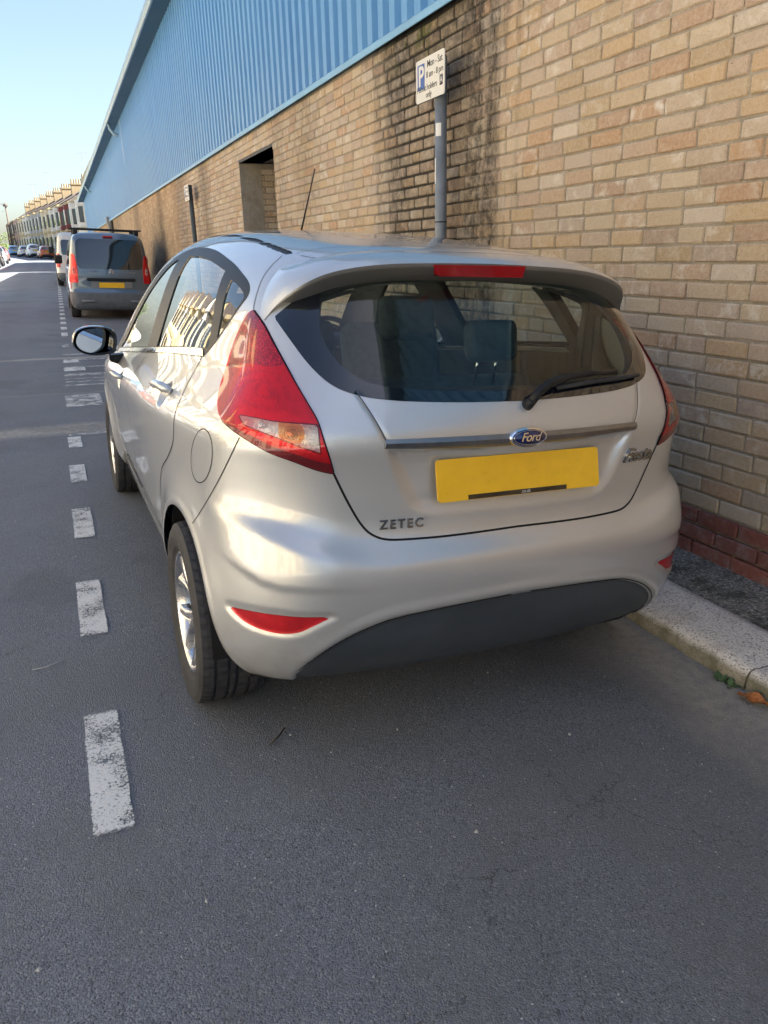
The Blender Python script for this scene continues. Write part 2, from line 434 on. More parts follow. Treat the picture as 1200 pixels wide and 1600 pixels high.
def asphalt_mat():
    m, nt, out = new_mat('asphalt'); t = NT(nt); po = t.pos()
    sep = t.n('ShaderNodeSeparateXYZ'); nt.links.new(po, sep.inputs[0]); X, Y = sep.outputs[0], sep.outputs[1]
    v1 = t.n('ShaderNodeTexVoronoi', {'Scale': 240.}); nt.links.new(po, v1.inputs['Vector'])
    v2 = t.n('ShaderNodeTexVoronoi', {'Scale': 75.}); nt.links.new(po, v2.inputs['Vector'])
    n1 = t.noise(po, 230, 4, .7); n2 = t.noise(po, 2.2, 5, .6); n3 = t.noise(po, .55, 4, .6); n4 = t.noise(po, 26, 4, .65)
    c = t.mix(t.mapr(n1.outputs[0], .3, .7), (.118, .132, .153), (.262, .286, .322))
    sc1 = t.n('ShaderNodeSeparateColor'); nt.links.new(v1.outputs['Color'], sc1.inputs[0])
    c = t.mix(t.mapr(sc1.outputs[0], .78, 1.0, 0.0, .55), c, (.40, .41, .43))
    c = t.mix(t.mapr(sc1.outputs[1], .80, 1.0, 0.0, .7), c, (.035, .037, .041))
    v3 = t.n('ShaderNodeTexVoronoi', {'Scale': 120.}); nt.links.new(po, v3.inputs['Vector']); sc3 = t.n('ShaderNodeSeparateColor'); nt.links.new(v3.outputs['Color'], sc3.inputs[0])
    stone = t.math('MULTIPLY', t.mapr(v3.outputs['Distance'], .42, .30), t.math('GREATER_THAN', sc3.outputs[0], .80)); c = t.mix(t.math('MULTIPLY', stone, .55), c, (.36, .37, .38))
    hole = t.math('MULTIPLY', t.mapr(v3.outputs['Distance'], .40, .25), t.math('LESS_THAN', sc3.outputs[1], .20)); c = t.mix(t.math('MULTIPLY', hole, .6), c, (.045, .048, .055))
    chip = t.math('MULTIPLY', t.mapr(v3.outputs['Distance'], .34, .22), t.math('GREATER_THAN', sc3.outputs[2], .992)); c = t.mix(t.math('MULTIPLY', chip, .9), c, (.75, .75, .73))
    c = t.mix(t.mapr(n2.outputs[0], .42, .68, 0.0, .45), c, (.175, .176, .178))
    c = t.mix(t.mapr(n3.outputs[0], .45, .7, 0.0, .35), c, (.105, .110, .120))
    # dusty gutter by the kerb
    wob = t.math('MULTIPLY', t.math('SUBTRACT', n2.outputs[0], .5), .35)
    g = t.mapr(t.math('ADD', X, wob), .50, .78)
    band = t.math('MULTIPLY', g, t.mapr(n4.outputs[0], .25, .6, .35, 1.0))
    c = t.mix(t.math('MULTIPLY', band, .9), c, (.42, .395, .35))
    # transverse seams and patches
    for yc, w, am in ((5.05, .26, 1.0), (9.9, .14, 1.0), (6.9, .06, .3)):
        dy = t.math('ABSOLUTE', t.math('SUBTRACT', t.math('ADD', Y, t.math('MULTIPLY', t.math('SUBTRACT', n2.outputs[0], .5), .25)), yc))
        c = t.mix(t.math('MULTIPLY', t.mapr(dy, w, w * .4), t.mapr(n4.outputs[0], .3, .6, .3 * am, am)), c, (.44, .41, .36))
    # tyre-polished tracks along the street and fine cracks
    for xc in (-2.0, -3.5):
        tx = t.math('ABSOLUTE', t.math('SUBTRACT', t.math('ADD', X, t.math('MULTIPLY', t.math('SUBTRACT', n3.outputs[0], .5), .6)), xc)); c = t.mix(t.mapr(tx, .55, .1, 0.0, .28), c, (.085, .09, .10))
    vc = t.n('ShaderNodeTexVoronoi', {'Scale': 1.3}, feature='DISTANCE_TO_EDGE'); wp = t.n('ShaderNodeVectorMath', operation='ADD'); nt.links.new(po, wp.inputs[0]); wv_ = t.n('ShaderNodeVectorMath', operation='SCALE'); nt.links.new(t.noise(po, 6, 4, .6).outputs['Color'], wv_.inputs[0]); wv_.inputs['Scale'].default_value = .35; nt.links.new(wv_.outputs[0], wp.inputs[1]); nt.links.new(wp.outputs[0], vc.inputs['Vector'])
    crk = t.math('MULTIPLY', t.mapr(vc.outputs['Distance'], .004, .0015), t.mapr(n3.outputs[0], .52, .60)); c = t.mix(t.math('MULTIPLY', crk, .7), c, (.03, .03, .033))
    pa = t.noise(po, .9, 3, .5, .5); c = t.mix(t.mapr(pa.outputs[0], .50, .54, 0.0, .18), c, (.23, .235, .245)); c = t.mix(t.mapr(pa.outputs[0], .40, .36, 0.0, .25), c, (.075, .08, .092))
    # oil spots
    for (sx_, sy_, r) in ((.49, -.62, .055), (.43, -.80, .05), (.55, -.72, .03), (.55, .62, .16)):
        dx = t.math('SUBTRACT', X, sx_); dy = t.math('SUBTRACT', Y, sy_)
        dd = t.math('ADD', t.math('SQRT', t.math('ADD', t.math('MULTIPLY', dx, dx), t.math('MULTIPLY', dy, dy))), t.math('MULTIPLY', t.math('SUBTRACT', n4.outputs[0], .5), .10))
        c = t.mix(t.mapr(dd, r, r * .3, 0.0, .7), c, (.04, .04, .043))
    p = t.n('ShaderNodeBsdfPrincipled', {'Roughness': .82, 'Specular IOR Level': .45}); nt.links.new(c, p.inputs['Base Color'])
    nt.links.new(t.mapr(n1.outputs[0], .3, .7, .62, .92), p.inputs['Roughness'])
    h = t.math('ADD', t.math('MULTIPLY', v1.outputs['Distance'], -1.0), t.math('ADD', t.math('MULTIPLY', n1.outputs[0], .9), t.math('MULTIPLY', v2.outputs['Distance'], -.35)))
    nt.links.new(t.bump(h, .85, .006), p.inputs['Normal'])
    nt.links.new(p.outputs[0], out.inputs[0]); return m
M_ASPHALT = asphalt_mat()
def strip(name, s_list, zfun, mat, parent=None, ys=YS):
    b = MB(); b.grid([[(s + shift(y), y, zfun(s, y)) for s in s_list] for y in ys]); o = b.build(name, mat, parent, True, recalc=False)
    return o
ter_m = principled('ground_earth', (.16, .15, .12), .95, noise=(.3, .3))
b = MB(); xs_ = [-900, -200, -60, -20, -9, 9, 20, 60, 200, 900]; ys_ = [-400, -60, -32, 0, 10, 20, 40, 80, 120, 180, 260, 500, 1500]
b.grid([[(x, y, float(zl(y)) - .35) for x in xs_] for y in ys_]); terrain = b.build('ground', ter_m, None, True, recalc=False); tag(terrain, kind='structure')
road = strip('road', list(np.linspace(LKERB, KERB + .02, 22)), lambda s, y: float(zroad(s, y)), M_ASPHALT); tag(road, kind='structure')

# granite kerb, stone by stone
def granite_mat():
    m, nt, out = new_mat('granite'); t = NT(nt); po = t.pos(); oi = t.n('ShaderNodeObjectInfo')
    v = t.n('ShaderNodeTexVoronoi', {'Scale': 210.}); nt.links.new(po, v.inputs['Vector']); sc = t.n('ShaderNodeSeparateColor'); nt.links.new(v.outputs['Color'], sc.inputs[0])
    n2 = t.noise(po, 7, 5, .65); n1 = t.noise(po, 120, 3, .6)
    c = t.mix(t.mapr(n1.outputs[0], .3, .7), (.60, .565, .51), (.82, .78, .71))
    c = t.mix(t.mapr(sc.outputs[0], .70, .95, 0.0, .85), c, (.15, .145, .135)); c = t.mix(t.mapr(sc.outputs[1], .8, 1.0, 0.0, .7), c, (.80, .76, .72))
    c = t.mix(t.mapr(n2.outputs[0], .48, .68, 0.0, .5), c, (.40, .34, .27))
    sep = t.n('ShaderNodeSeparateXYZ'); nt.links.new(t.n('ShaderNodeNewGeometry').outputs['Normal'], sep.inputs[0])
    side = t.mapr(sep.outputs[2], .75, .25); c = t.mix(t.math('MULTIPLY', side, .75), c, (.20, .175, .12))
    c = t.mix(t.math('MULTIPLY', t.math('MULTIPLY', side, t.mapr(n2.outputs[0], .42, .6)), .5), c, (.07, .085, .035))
    p = t.n('ShaderNodeBsdfPrincipled', {'Roughness': .8}); nt.links.new(c, p.inputs['Base Color'])
    nt.links.new(t.bump(t.math('ADD', n1.outputs[0], t.math('MULTIPLY', n2.outputs[0], 2.0)), .6, .004), p.inputs['Normal']); nt.links.new(p.outputs[0], out.inputs[0]); return m
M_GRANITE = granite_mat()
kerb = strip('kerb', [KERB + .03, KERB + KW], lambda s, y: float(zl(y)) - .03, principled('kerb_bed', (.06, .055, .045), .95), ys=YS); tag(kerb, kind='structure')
proto_k = []
for L in (.74, .86, .98):
    nl = 14; rows = []
    for i in range(nl + 1):
        a = i / nl; e = min(i, nl - i); en = {0: .014, 1: .003}.get(e, 0.0)
        yy = -L / 2 + L * a if 0 < i < nl else (-L / 2 if i == 0 else L / 2)
        w = .004 * math.sin(i * 1.7 + L * 9)
        prof = [(.012 - w, -.12), (.006 - w + en * .3, -.03), (.004 + en - w, .045), (.012 + en, .066), (.032 + en, .079 - en * .4), (.07, .083 - en), (.16, .084 - en + .002 * math.sin(i)), (.26, .085 - en), (.292, .082 - en), (.298, .06), (.298, -.1)]
        rows.append([(px_, yy, pz_) for px_, pz_ in prof])
    m_ = MB().grid(rows); m_.add(rows[0], [tuple(range(11))]); m_.add(rows[-1], [tuple(range(10, -1, -1))]); proto_k.append(m_)
kmesh = []
for m_ in proto_k:
    o = m_.build('kerb_stone', M_GRANITE, kerb, True); kmesh.append(o.data); bpy.data.objects.remove(o)
Ls = (.74, .86, .98)
spans = []; y = -.03; kk = 0
while y < 58: L = Ls[(kk * 7 + 1) % 3]; spans.append((y, (kk * 7 + 1) % 3)); y += L + .008; kk += 1
y = -.038; kk = 0
while y > -5: k = (kk * 5 + 2) % 3; y -= Ls[k]; spans.append((y, k)); y -= .008; kk += 1
for i, (y, k) in enumerate(spans):
    yc = y + Ls[k] / 2; o = bpy.data.objects.new('kerb_stone', kmesh[k]); link(o, kerb)
    o.location = (KERB + shift(yc) - .004 + .004 * math.sin(i * 2.3), yc, float(zroad(KERB, yc)) - .004 + .004 * math.sin(i * 1.9)); o.rotation_euler = (math.atan(.0205) if yc > 6 else 0, 0, -.008)
# footway between kerb and wall
def footway_mat():
    m, nt, out = new_mat('worn_footway'); t = NT(nt); po = t.pos()
    v = t.n('ShaderNodeTexVoronoi', {'Scale': 120.}); nt.links.new(po, v.inputs['Vector']); sc = t.n('ShaderNodeSeparateColor'); nt.links.new(v.outputs['Color'], sc.inputs[0])
    n1 = t.noise(po, 60, 5, .7); n2 = t.noise(po, 9, 5, .65)
    c = t.mix(t.mapr(n1.outputs[0], .35, .65), (.13, .125, .112), (.36, .345, .31))
    c = t.mix(t.mapr(sc.outputs[0], .55, .95, 0.0, .7), c, (.60, .58, .53)); c = t.mix(t.mapr(n2.outputs[0], .5, .62, 0.0, .7), c, (.045, .05, .03))
    p = t.n('ShaderNodeBsdfPrincipled', {'Roughness': .9}); nt.links.new(c, p.inputs['Base Color'])
    nt.links.new(t.bump(t.math('SUBTRACT', n1.outputs[0], t.math('MULTIPLY', v.outputs['Distance'], 1.6)), 1.0, .012), p.inputs['Normal']); nt.links.new(p.outputs[0], out.inputs[0]); return m
M_FOOT = footway_mat()
b = MB(); b.grid([[(min(KERB + KW - .006 + shift(y), WALLX) if k == 0 else WALLX + .03, y, float(zroad(KERB, y)) + .075 + (.028 if k else 0)) for k in (0, 1)] for y in YS[YS <= 60]])
foot = b.build('pavement', M_FOOT, None, True, recalc=False); tag(foot, kind='structure')
b = MB(); b.grid([[(KERB + .02 + shift(y), y, float(zroad(KERB, y)) + .07), (14, y, float(zl(y)) + .06)] for y in YS[YS >= 46.4]]); o = b.build('pavement', M_FOOT, None, True, recalc=False); tag(o, kind='structure')
b = MB(); b.grid([[(-14 + shift(y), y, float(zl(y)) + .06), (LKERB + shift(y) - .12, y, float(zroad(LKERB, y)) + .10), (LKERB + shift(y), y, float(zroad(LKERB, y)) + .09), (LKERB + shift(y) + .005, y, float(zroad(LKERB, y)) - .02)] for y in YS])
o = b.build('pavement', principled('paving_slabs', (.48, .455, .41), .9, noise=(2., .2)), None, False, recalc=False); tag(o, kind='structure')

# road markings: worn white paint, a thin sheet on the road
def paint_mark_mat(name, lo, hi):
    m, nt, out = new_mat(name); t = NT(nt); po = t.pos()
    n1 = t.noise(po, 120, 5, .8); n2 = t.noise(po, 11, 4, .6); n3 = t.noise(po, 300, 3, .6)
    f = t.mapr(t.math('ADD', n1.outputs[0], t.math('MULTIPLY', t.math('SUBTRACT', n2.outputs[0], .5), .55)), lo, hi)
    ge = t.n('ShaderNodeTexCoord').outputs['Generated']; sg = t.n('ShaderNodeSeparateXYZ'); nt.links.new(ge, sg.inputs[0])
    def edge(o, k): return t.mapr(t.math('ADD', t.math('MINIMUM', o, t.math('SUBTRACT', 1.0, o)), t.math('MULTIPLY', t.math('SUBTRACT', n1.outputs[0], .52), k)), 0.0, .03)
    f = t.math('MULTIPLY', f, t.math('MULTIPLY', edge(sg.outputs[0], .32), edge(sg.outputs[1], .10)))
    p = t.n('ShaderNodeBsdfPrincipled', {'Roughness': .75}); nt.links.new(t.mix(t.mapr(n3.outputs[0], .3, .7), (.68, .67, .62), (.84, .83, .78)), p.inputs['Base Color'])
    nt.links.new(t.bump(t.math('ADD', n3.outputs[0], n1.outputs[0]), .6, .004), p.inputs['Normal'])
    tr = t.n('ShaderNodeBsdfTransparent'); mx = t.n('ShaderNodeMixShader'); nt.links.new(f, mx.inputs[0]); nt.links.new(tr.outputs[0], mx.inputs[1]); nt.links.new(p.outputs[0], mx.inputs[2]); nt.links.new(mx.outputs[0], out.inputs[0]); return m
M_MARK = paint_mark_mat('road_paint', .40, .47); M_MARK_WORN = paint_mark_mat('worn_road_paint', .47, .56)
def mark(x0, x1, y0, y1, mat=M_MARK, skew=0.0):
    b = MB(); P = []
    e_ = .010 / max(y1 - y0, .03)
    for tq in ([0, e_ * .4, e_] + list(np.linspace(.1, .9, 9)) + [1 - e_, 1 - e_ * .4, 1] if e_ < .1 else [0, .3, .7, 1]):
        yy = y0 + (y1 - y0) * tq; r = (.010 if tq in (0, 1) else .004 if min(tq, 1 - tq) < e_ * .6 else 0.0); jx = random.uniform(-.003, .003)
        P.append([(x0 + r + jx + (x1 - x0) * q * (1 - 2 * r / max(x1 - x0, .05)), yy + skew * q + random.uniform(-.003, .003), gz(x0 + (x1 - x0) * q, yy + skew * q) + .005) for q in np.linspace(0, 1, 5)])
    return b.grid(P).build('road_marking', mat, road, True, recalc=False)
def dash_x(y): return -1.155 + .0138 * y
for (a, c) in [(.04, .60), (1.14, 1.69), (2.26, 2.78), (3.34, 3.80), (4.33, 4.72)]: mark(dash_x(a), dash_x(a) + .098, a, c)
mark(dash_x(4.8), -.62, 4.74, 4.82, M_MARK_WORN, .05)
for (a, c, w, mt) in [(6.05, 6.75, .34, M_MARK_WORN), (7.35, 7.45, .75, M_MARK_WORN), (7.62, 7.70, .72, M_MARK_WORN), (7.86, 7.92, .7, M_MARK_WORN), (8.12, 8.30, .55, M_MARK_WORN), (8.55, 8.85, .26, M_MARK), (8.86, 8.94, .8, M_MARK_WORN), (9.35, 9.62, .20, M_MARK), (9.62, 9.72, .85, M_MARK_WORN), (10.2, 10.32, .8, M_MARK_WORN), (11.2, 11.6, .1, M_MARK_WORN)]:
    mark(dash_x(a), dash_x(a) + w, a, c, mt, .04)
mark(dash_x(12.9), -.4, 12.85, 12.93, M_MARK_WORN, .05)
yy = 12.95
while yy < 46: mark(dash_x(yy), dash_x(yy) + .11, yy, yy + .55); yy += 1.12

# ------------------------------------------------------------------ warehouse: brick wall below, blue ribbed cladding above
YW0, YW1, ZTRIM = -30.0, 46.5, 2.82
def brick_stain(t, po, c, rough=True):
    """soot and damp streaks, moss: shapes of their own on the wall"""
    sep = t.n('ShaderNodeSeparateXYZ'); t.nt.links.new(po, sep.inputs[0]); Y, Z = sep.outputs[1], sep.outputs[2]
    nst = t.noise(t.scale(po, (1, 3.2, .16)), 2.6, 8, .75); nb = t.noise(po, 5.0, 5, .65); nb2 = t.noise(po, 17.0, 6, .75)
    wob = t.math('MULTIPLY', t.math('SUBTRACT', nst.outputs[0], .5), 1.5)
    def streak(y0, y1, z0, amt, soft=.25, col=(.030, .028, .027), zsoft=.5):
        nonlocal c
        yy = t.math('ADD', Y, wob)
        f = t.math('MULTIPLY', t.mapr(yy, y0 - soft, y0 + soft), t.mapr(yy, y1 + soft, y1 - soft))
        f = t.math('MULTIPLY', f, t.mapr(t.math('ADD', Z, t.math('MULTIPLY', wob, .5)), z0 - zsoft, z0 + zsoft)); f = t.math('MULTIPLY', f, t.mapr(nb2.outputs[0], .32, .58, .25, 1.0))
        c = t.mix(t.math('MULTIPLY', f, amt), c, col)
    streak(2.62, 3.05, .2, .93, .22); streak(3.75, 4.25, .1, .80); streak(3.0, 3.75, .5, .62, .3, (.075, .06, .04)); streak(2.45, 4.4, 2.55, .75, .4, (.035, .033, .03), .35)
    streak(5.9, 6.6, 1.7, .35, .3, (.07, .05, .03)); streak(6.9, 7.35, 1.2, .40, .2, (.10, .085, .07)); streak(11.2, 11.9, .6, .6, .3, (.035, .03, .027)); streak(13.2, 14.6, .6, .5, .5, (.04, .034, .03)); streak(16.5, 17.2, .6, .6, .25, (.035, .03, .027)); streak(21, 22.2, .6, .55, .4, (.04, .034, .03)); streak(26.5, 31.5, .6, .35, 1.0, (.06, .045, .035)); streak(35, 37, .6, .4, .6, (.05, .04, .03))
    # moss under the flashing
    f = t.math('MULTIPLY', t.math('MULTIPLY', t.mapr(Y, 3.1, 3.5), t.mapr(Y, 4.3, 3.7)), t.math('MULTIPLY', t.mapr(Z, 2.45, 2.75), t.mapr(nb.outputs[0], .48, .60)))
    c = t.mix(t.math('MULTIPLY', f, .8), c, (.075, .085, .018))
    # grime towards the foot of the wall: splash zone with a ragged edge
    f = t.math('MULTIPLY', t.mapr(t.math('ADD', Z, t.math('MULTIPLY', t.math('SUBTRACT', nb.outputs[0], .5), .7)), 1.0, .2), .38)
    c = t.mix(f, c, (.17, .16, .135))
    return c
def brick_mat():
    m, nt, out = new_mat('stock_brick'); t = NT(nt); po = t.pos()
    at = t.n('ShaderNodeAttribute', attribute_name='tone'); sc = t.n('ShaderNodeSeparateColor'); nt.links.new(at.outputs['Color'], sc.inputs[0])
    base = t.ramp(sc.outputs[0], [(0.0, (.40, .29, .17)), (.16, (.50, .385, .25)), (.32, (.55, .45, .325)), (.48, (.48, .38, .285)), (.62, (.46, .325, .235)), (.74, (.53, .385, .215)), (.84, (.46, .275, .155)), (.92, (.36, .275, .22)), (1.0, (.62, .54, .44))])
    n1 = t.noise(po, 55, 5, .7); n2 = t.noise(po, 14, 4, .6, .4); n3 = t.noise(po, 190, 3, .6); pits = t.n('ShaderNodeTexVoronoi', {'Scale': 62.}); nt.links.new(po, pits.inputs['Vector'])
    ps = t.n('ShaderNodeSeparateColor'); nt.links.new(pits.outputs['Color'], ps.inputs[0])
    c = t.mix(t.mapr(n1.outputs[0], .3, .7, 0.0, .5), base, (.66, .55, .42)); c = t.mix(t.math('MULTIPLY', t.mapr(n2.outputs[0], .5, .7), sc.outputs[1]), c, (.72, .66, .57))
    c = t.mix(t.mapr(n3.outputs[0], .52, .72, 0.0, .45), c, (.22, .15, .09))
    pit = t.math('MULTIPLY', t.mapr(pits.outputs['Distance'], .22, .12), t.math('GREATER_THAN', ps.outputs[0], t.mapr(sc.outputs[2], 0, 1, .98, .70)))
    c = t.mix(t.math('MULTIPLY', pit, .85), c, (.035, .028, .02))
    # red plinth
    red = t.ramp(sc.outputs[1], [(0, (.19, .075, .062)), (.5, (.26, .10, .08)), (1, (.21, .095, .088))]); red = t.mix(t.mapr(n2.outputs[0], .48, .66, 0, .45), red, (.30, .27, .26)); red = t.mix(t.mapr(n1.outputs[0], .4, .7, 0, .5), red, (.10, .03, .025))
    isred = t.n('ShaderNodeAttribute', attribute_name='red').outputs['Fac']
    c = brick_stain(t, po, c); c = t.mix(isred, c, red)
    p = t.n('ShaderNodeBsdfPrincipled', {'Roughness': .88, 'Specular IOR Level': .3}); nt.links.new(c, p.inputs['Base Color'])
    h = t.math('SUBTRACT', t.math('ADD', n1.outputs[0], t.math('MULTIPLY', n3.outputs[0], .5)), t.math('MULTIPLY', pit, 1.2))
    nt.links.new(t.bump(h, .7, .006), p.inputs['Normal']); nt.links.new(p.outputs[0], out.inputs[0]); return m
def mortar_mat():
    m, nt, out = new_mat('mortar'); t = NT(nt); po = t.pos(); n1 = t.noise(po, 80, 5, .7); n2 = t.noise(po, 6, 4, .6)
    c = t.mix(t.mapr(n1.outputs[0], .3, .7), (.30, .265, .21), (.46, .41, .34)); c = t.mix(t.mapr(n2.outputs[0], .45, .65, 0, .45), c, (.19, .16, .11)); c = brick_stain(t, po, c)
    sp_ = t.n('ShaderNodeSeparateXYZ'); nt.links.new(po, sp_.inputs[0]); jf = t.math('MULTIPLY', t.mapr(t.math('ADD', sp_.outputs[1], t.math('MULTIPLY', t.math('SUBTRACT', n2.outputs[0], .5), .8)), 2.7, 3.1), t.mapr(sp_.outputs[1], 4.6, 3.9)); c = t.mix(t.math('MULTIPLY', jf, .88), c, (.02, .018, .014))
    p = t.n('ShaderNodeBsdfPrincipled', {'Roughness': .95, 'Specular IOR Level': .2}); nt.links.new(c, p.inputs['Base Color']); nt.links.new(t.bump(n1.outputs[0], .8, .006), p.inputs['Normal']); nt.links.new(p.outputs[0], out.inputs[0]); return m
def far_brick_mat():
    m, nt, out = new_mat('far_brickwork'); t = NT(nt); po = t.pos()
    sep = t.n('ShaderNodeSeparateXYZ'); nt.links.new(po, sep.inputs[0]); cb = t.n('ShaderNodeCombineXYZ'); nt.links.new(t.math('ADD', sep.outputs[1], sep.outputs[0]), cb.inputs[0]); nt.links.new(t.math('SUBTRACT', sep.outputs[2], .258), cb.inputs[1])
    bk = t.n('ShaderNodeTexBrick', {'Scale': 1.0, 'Mortar Size': .006, 'Brick Width': .225, 'Row Height': .075, 'Color1': (.40, .26, .14), 'Color2': (.56, .41, .25), 'Mortar': (.36, .31, .24), 'Mortar Smooth': .2}); nt.links.new(cb.outputs[0], bk.inputs['Vector'])
    n1 = t.noise(po, 30, 5, .7); n2 = t.noise(po, 3, 5, .6); c = t.mix(t.mapr(n1.outputs[0], .35, .7, 0, .4), bk.outputs[0], (.58, .46, .32)); c = t.mix(t.mapr(n2.outputs[0], .45, .7, 0, .5), c, (.24, .16, .09)); c = brick_stain(t, po, c)
    p = t.n('ShaderNodeBsdfPrincipled', {'Roughness': .9, 'Specular IOR Level': .25}); nt.links.new(c, p.inputs['Base Color']); nt.links.new(t.bump(bk.outputs['Fac'], .7, .008), t.n('ShaderNodeBump').inputs['Normal']); b2 = t.bump(t.math('SUBTRACT', n1.outputs[0], t.math('MULTIPLY', bk.outputs['Fac'], 1.5)), .7, .007); nt.links.new(b2, p.inputs['Normal']); nt.links.new(p.outputs[0], out.inputs[0]); return m
M_BRICK, M_MORTAR, M_FARBRICK = brick_mat(), mortar_mat(), far_brick_mat()
ware = empty('warehouse', (WALLX, 0, 0), label='long warehouse with yellow brick wall and blue ribbed metal cladding above', cat='warehouse')
ware_loc = Vector((WALLX, 0, 0))
OY0, OY1, OZ = 7.38, 9.06, 2.555        # opening in the wall
YB0, YB1 = -2.0, 14.4                   # bricks built one by one between these
def zfoot(y): return float(zroad(KERB, y)) + .09
mw = MB(); d0 = .0062
for (a, c, z0, z1) in ((YB0, OY0, -.3, ZTRIM + .05), (OY1, YB1, -.3, ZTRIM + .05), (OY0, OY1, OZ, ZTRIM + .05)): mw.box(d0, .30, a, c, z0, z1)
wall = mw.build('wall', M_MORTAR, ware)
fw = MB(); fw.box(0, .30, YB1, YW1, -.3, ZTRIM + .05); farw = fw.build('far_wall', M_FARBRICK, ware); fw = MB().box(0, .30, YW0, YB0, -.3, ZTRIM + .05).build('near_wall', M_FARBRICK, ware)
brick_rows = []
def brick_geo(L, H, D, seed):
    """rounded, slightly uneven brick, outer face towards -X"""
    r = random.Random(seed); c = .006
    ys = [-L / 2, -L / 2 + c, L / 2 - c, L / 2]; zs = [-H / 2, -H / 2 + c, H / 2 - c, H / 2]
    v = []; j = lambda a: r.uniform(-a, a)
    tl, tt = j(.002), j(.0025)
    for i, y_ in enumerate(ys):
        for k, z_ in enumerate(zs):
            edge = (i in (0, 3)) + (k in (0, 3)); x = {0: -.0012, 1: .004, 2: .009}[edge] + j(.0012) + tl * (y_ / L) + tt * (z_ / H)
            if edge == 2: y2, z2 = y_ * .985 + j(.0015), z_ * .94 + j(.001)
            else: y2, z2 = y_ + j(.0012), z_ + j(.0012)
            v.append((x, y2, z2))
    f = [(i * 4 + k, i * 4 + k + 1, (i + 1) * 4 + k + 1, (i + 1) * 4 + k) for i in range(3) for k in range(3)]
    b0 = len(v); per = [0, 1, 2, 3, 7, 11, 15, 14, 13, 12, 8, 4]
    v += [(D, v[i][1], v[i][2]) for i in per]
    f += [(per[q], b0 + q, b0 + (q + 1) % 12, per[(q + 1) % 12]) for q in range(12)]
    return v, f
bricks = []      # (centre y, centre z, length, height, red, depth offset)
def course(z, h, red, row, y0, y1, off=0.0):
    yy = y0 - random.uniform(0, .07) - (.1125 if row % 2 else 0)
    while yy < y1:
        L = .225 + random.uniform(-.006, .006)
        if random.random() < .07 and not red: L = random.choice((.1125, .15, .17))
        a, c = yy, yy + L; yy += L
        a2, c2 = max(a, y0), min(c, y1)
        if c2 - a2 < .04: continue
        bricks.append(((a2 + c2) / 2, z + h / 2, c2 - a2 - .0075 - random.uniform(0, .003), h - .0085 - random.uniform(0, .0025), red, off))
zc = .258; row = 0
while zc + .07 < ZTRIM + .02:
    for (a, c) in (((YB0, OY0), (OY1, YB1)) if zc < OZ - .03 else ((YB0, YB1),)): course(zc, .075, 0, row, a, c)
    zc += .075; row += 1
for k in range(5):
    for (a, c) in ((YB0, OY0), (OY1, YB1)): course(.258 - .075 * (k + 1), .075, 1, k + 1, a, c, -.014 if k > 0 else -.008)
def brick_score(b):
    P = np.array([WALLX, b[0], b[1]]) - CAM_POS; dpt = P @ CAM_F
    if dpt < .3: return 0
    u = 600 + FPX * (P @ CAM_R) / dpt; v = 800 - FPX * (P @ CAM_U) / dpt
    if not (-20 < u < 1220 and -20 < v < 1620): return 0
    if b[1] + b[3] / 2 < zfoot(b[0]) - .01: return 0
    # hidden behind the hatchback?
    if u < 1000 and v > 372 + max(0, (u - 690)) * .32 and u > 260: return 0
    if 1000 <= u < 1062 and v > 480 + (u - 1000) * 1.5: return 0
    return b[2] * b[3] / dpt ** 2 * abs((P / np.linalg.norm(P))[0])
order = sorted(range(len(bricks)), key=lambda i: -brick_score(bricks[i]))
single = set(i for i in order[:300] if brick_score(bricks[i]) > 0)
def tone_attr(me, tones, reds, per):
    me.attributes.new('tone', 'FLOAT_COLOR', 'POINT'); me.attributes.new('red', 'FLOAT', 'POINT'); a = me.attributes['tone']; r = me.attributes['red']
    a.data.foreach_set('color', np.repeat(np.array(tones, np.float32), per, axis=0).ravel()); r.data.foreach_set('value', np.repeat(np.array(reds, np.float32), per))
variants = [brick_geo(1, 1, .03, s) for s in range(1)]
rest_v = []; rest_f = []; rest_t = []; rest_r = []
NV = 28
for i, bk in enumerate(bricks):
    v, f = brick_geo(bk[2], bk[3], .03, i); tone = (random.random(), random.random() ** 1.5, random.random() ** 2, 1)
    dx = bk[5] + random.uniform(-.003, .002)
    lost = (3.15 < bk[0] < 4.4 and bk[1] > .8)      # eroded joints in the damp patch: bricks worn smaller
    sc_y, sc_z = ((.95, .90) if lost else (1, 1))
    if i in single:
        me = bpy.data.meshes.new('brick'); me.from_pydata([(p[0], p[1] * sc_y, p[2] * sc_z) for p in v], [], f); me.update(); tone_attr(me, [tone], [bk[4]], NV); me.materials.append(M_BRICK)
        o = bpy.data.objects.new('brick', me); link(o, wall); o.location = (dx, bk[0], bk[1]); o.rotation_euler = (random.uniform(-.006, .006), 0, 0)
    else:
        b0 = len(rest_v); rest_v += [(p[0] + dx, p[1] * sc_y + bk[0], p[2] * sc_z + bk[1]) for p in v]; rest_f += [tuple(b0 + q for q in ff) for ff in f]; rest_t.append(tone); rest_r.append(bk[4])
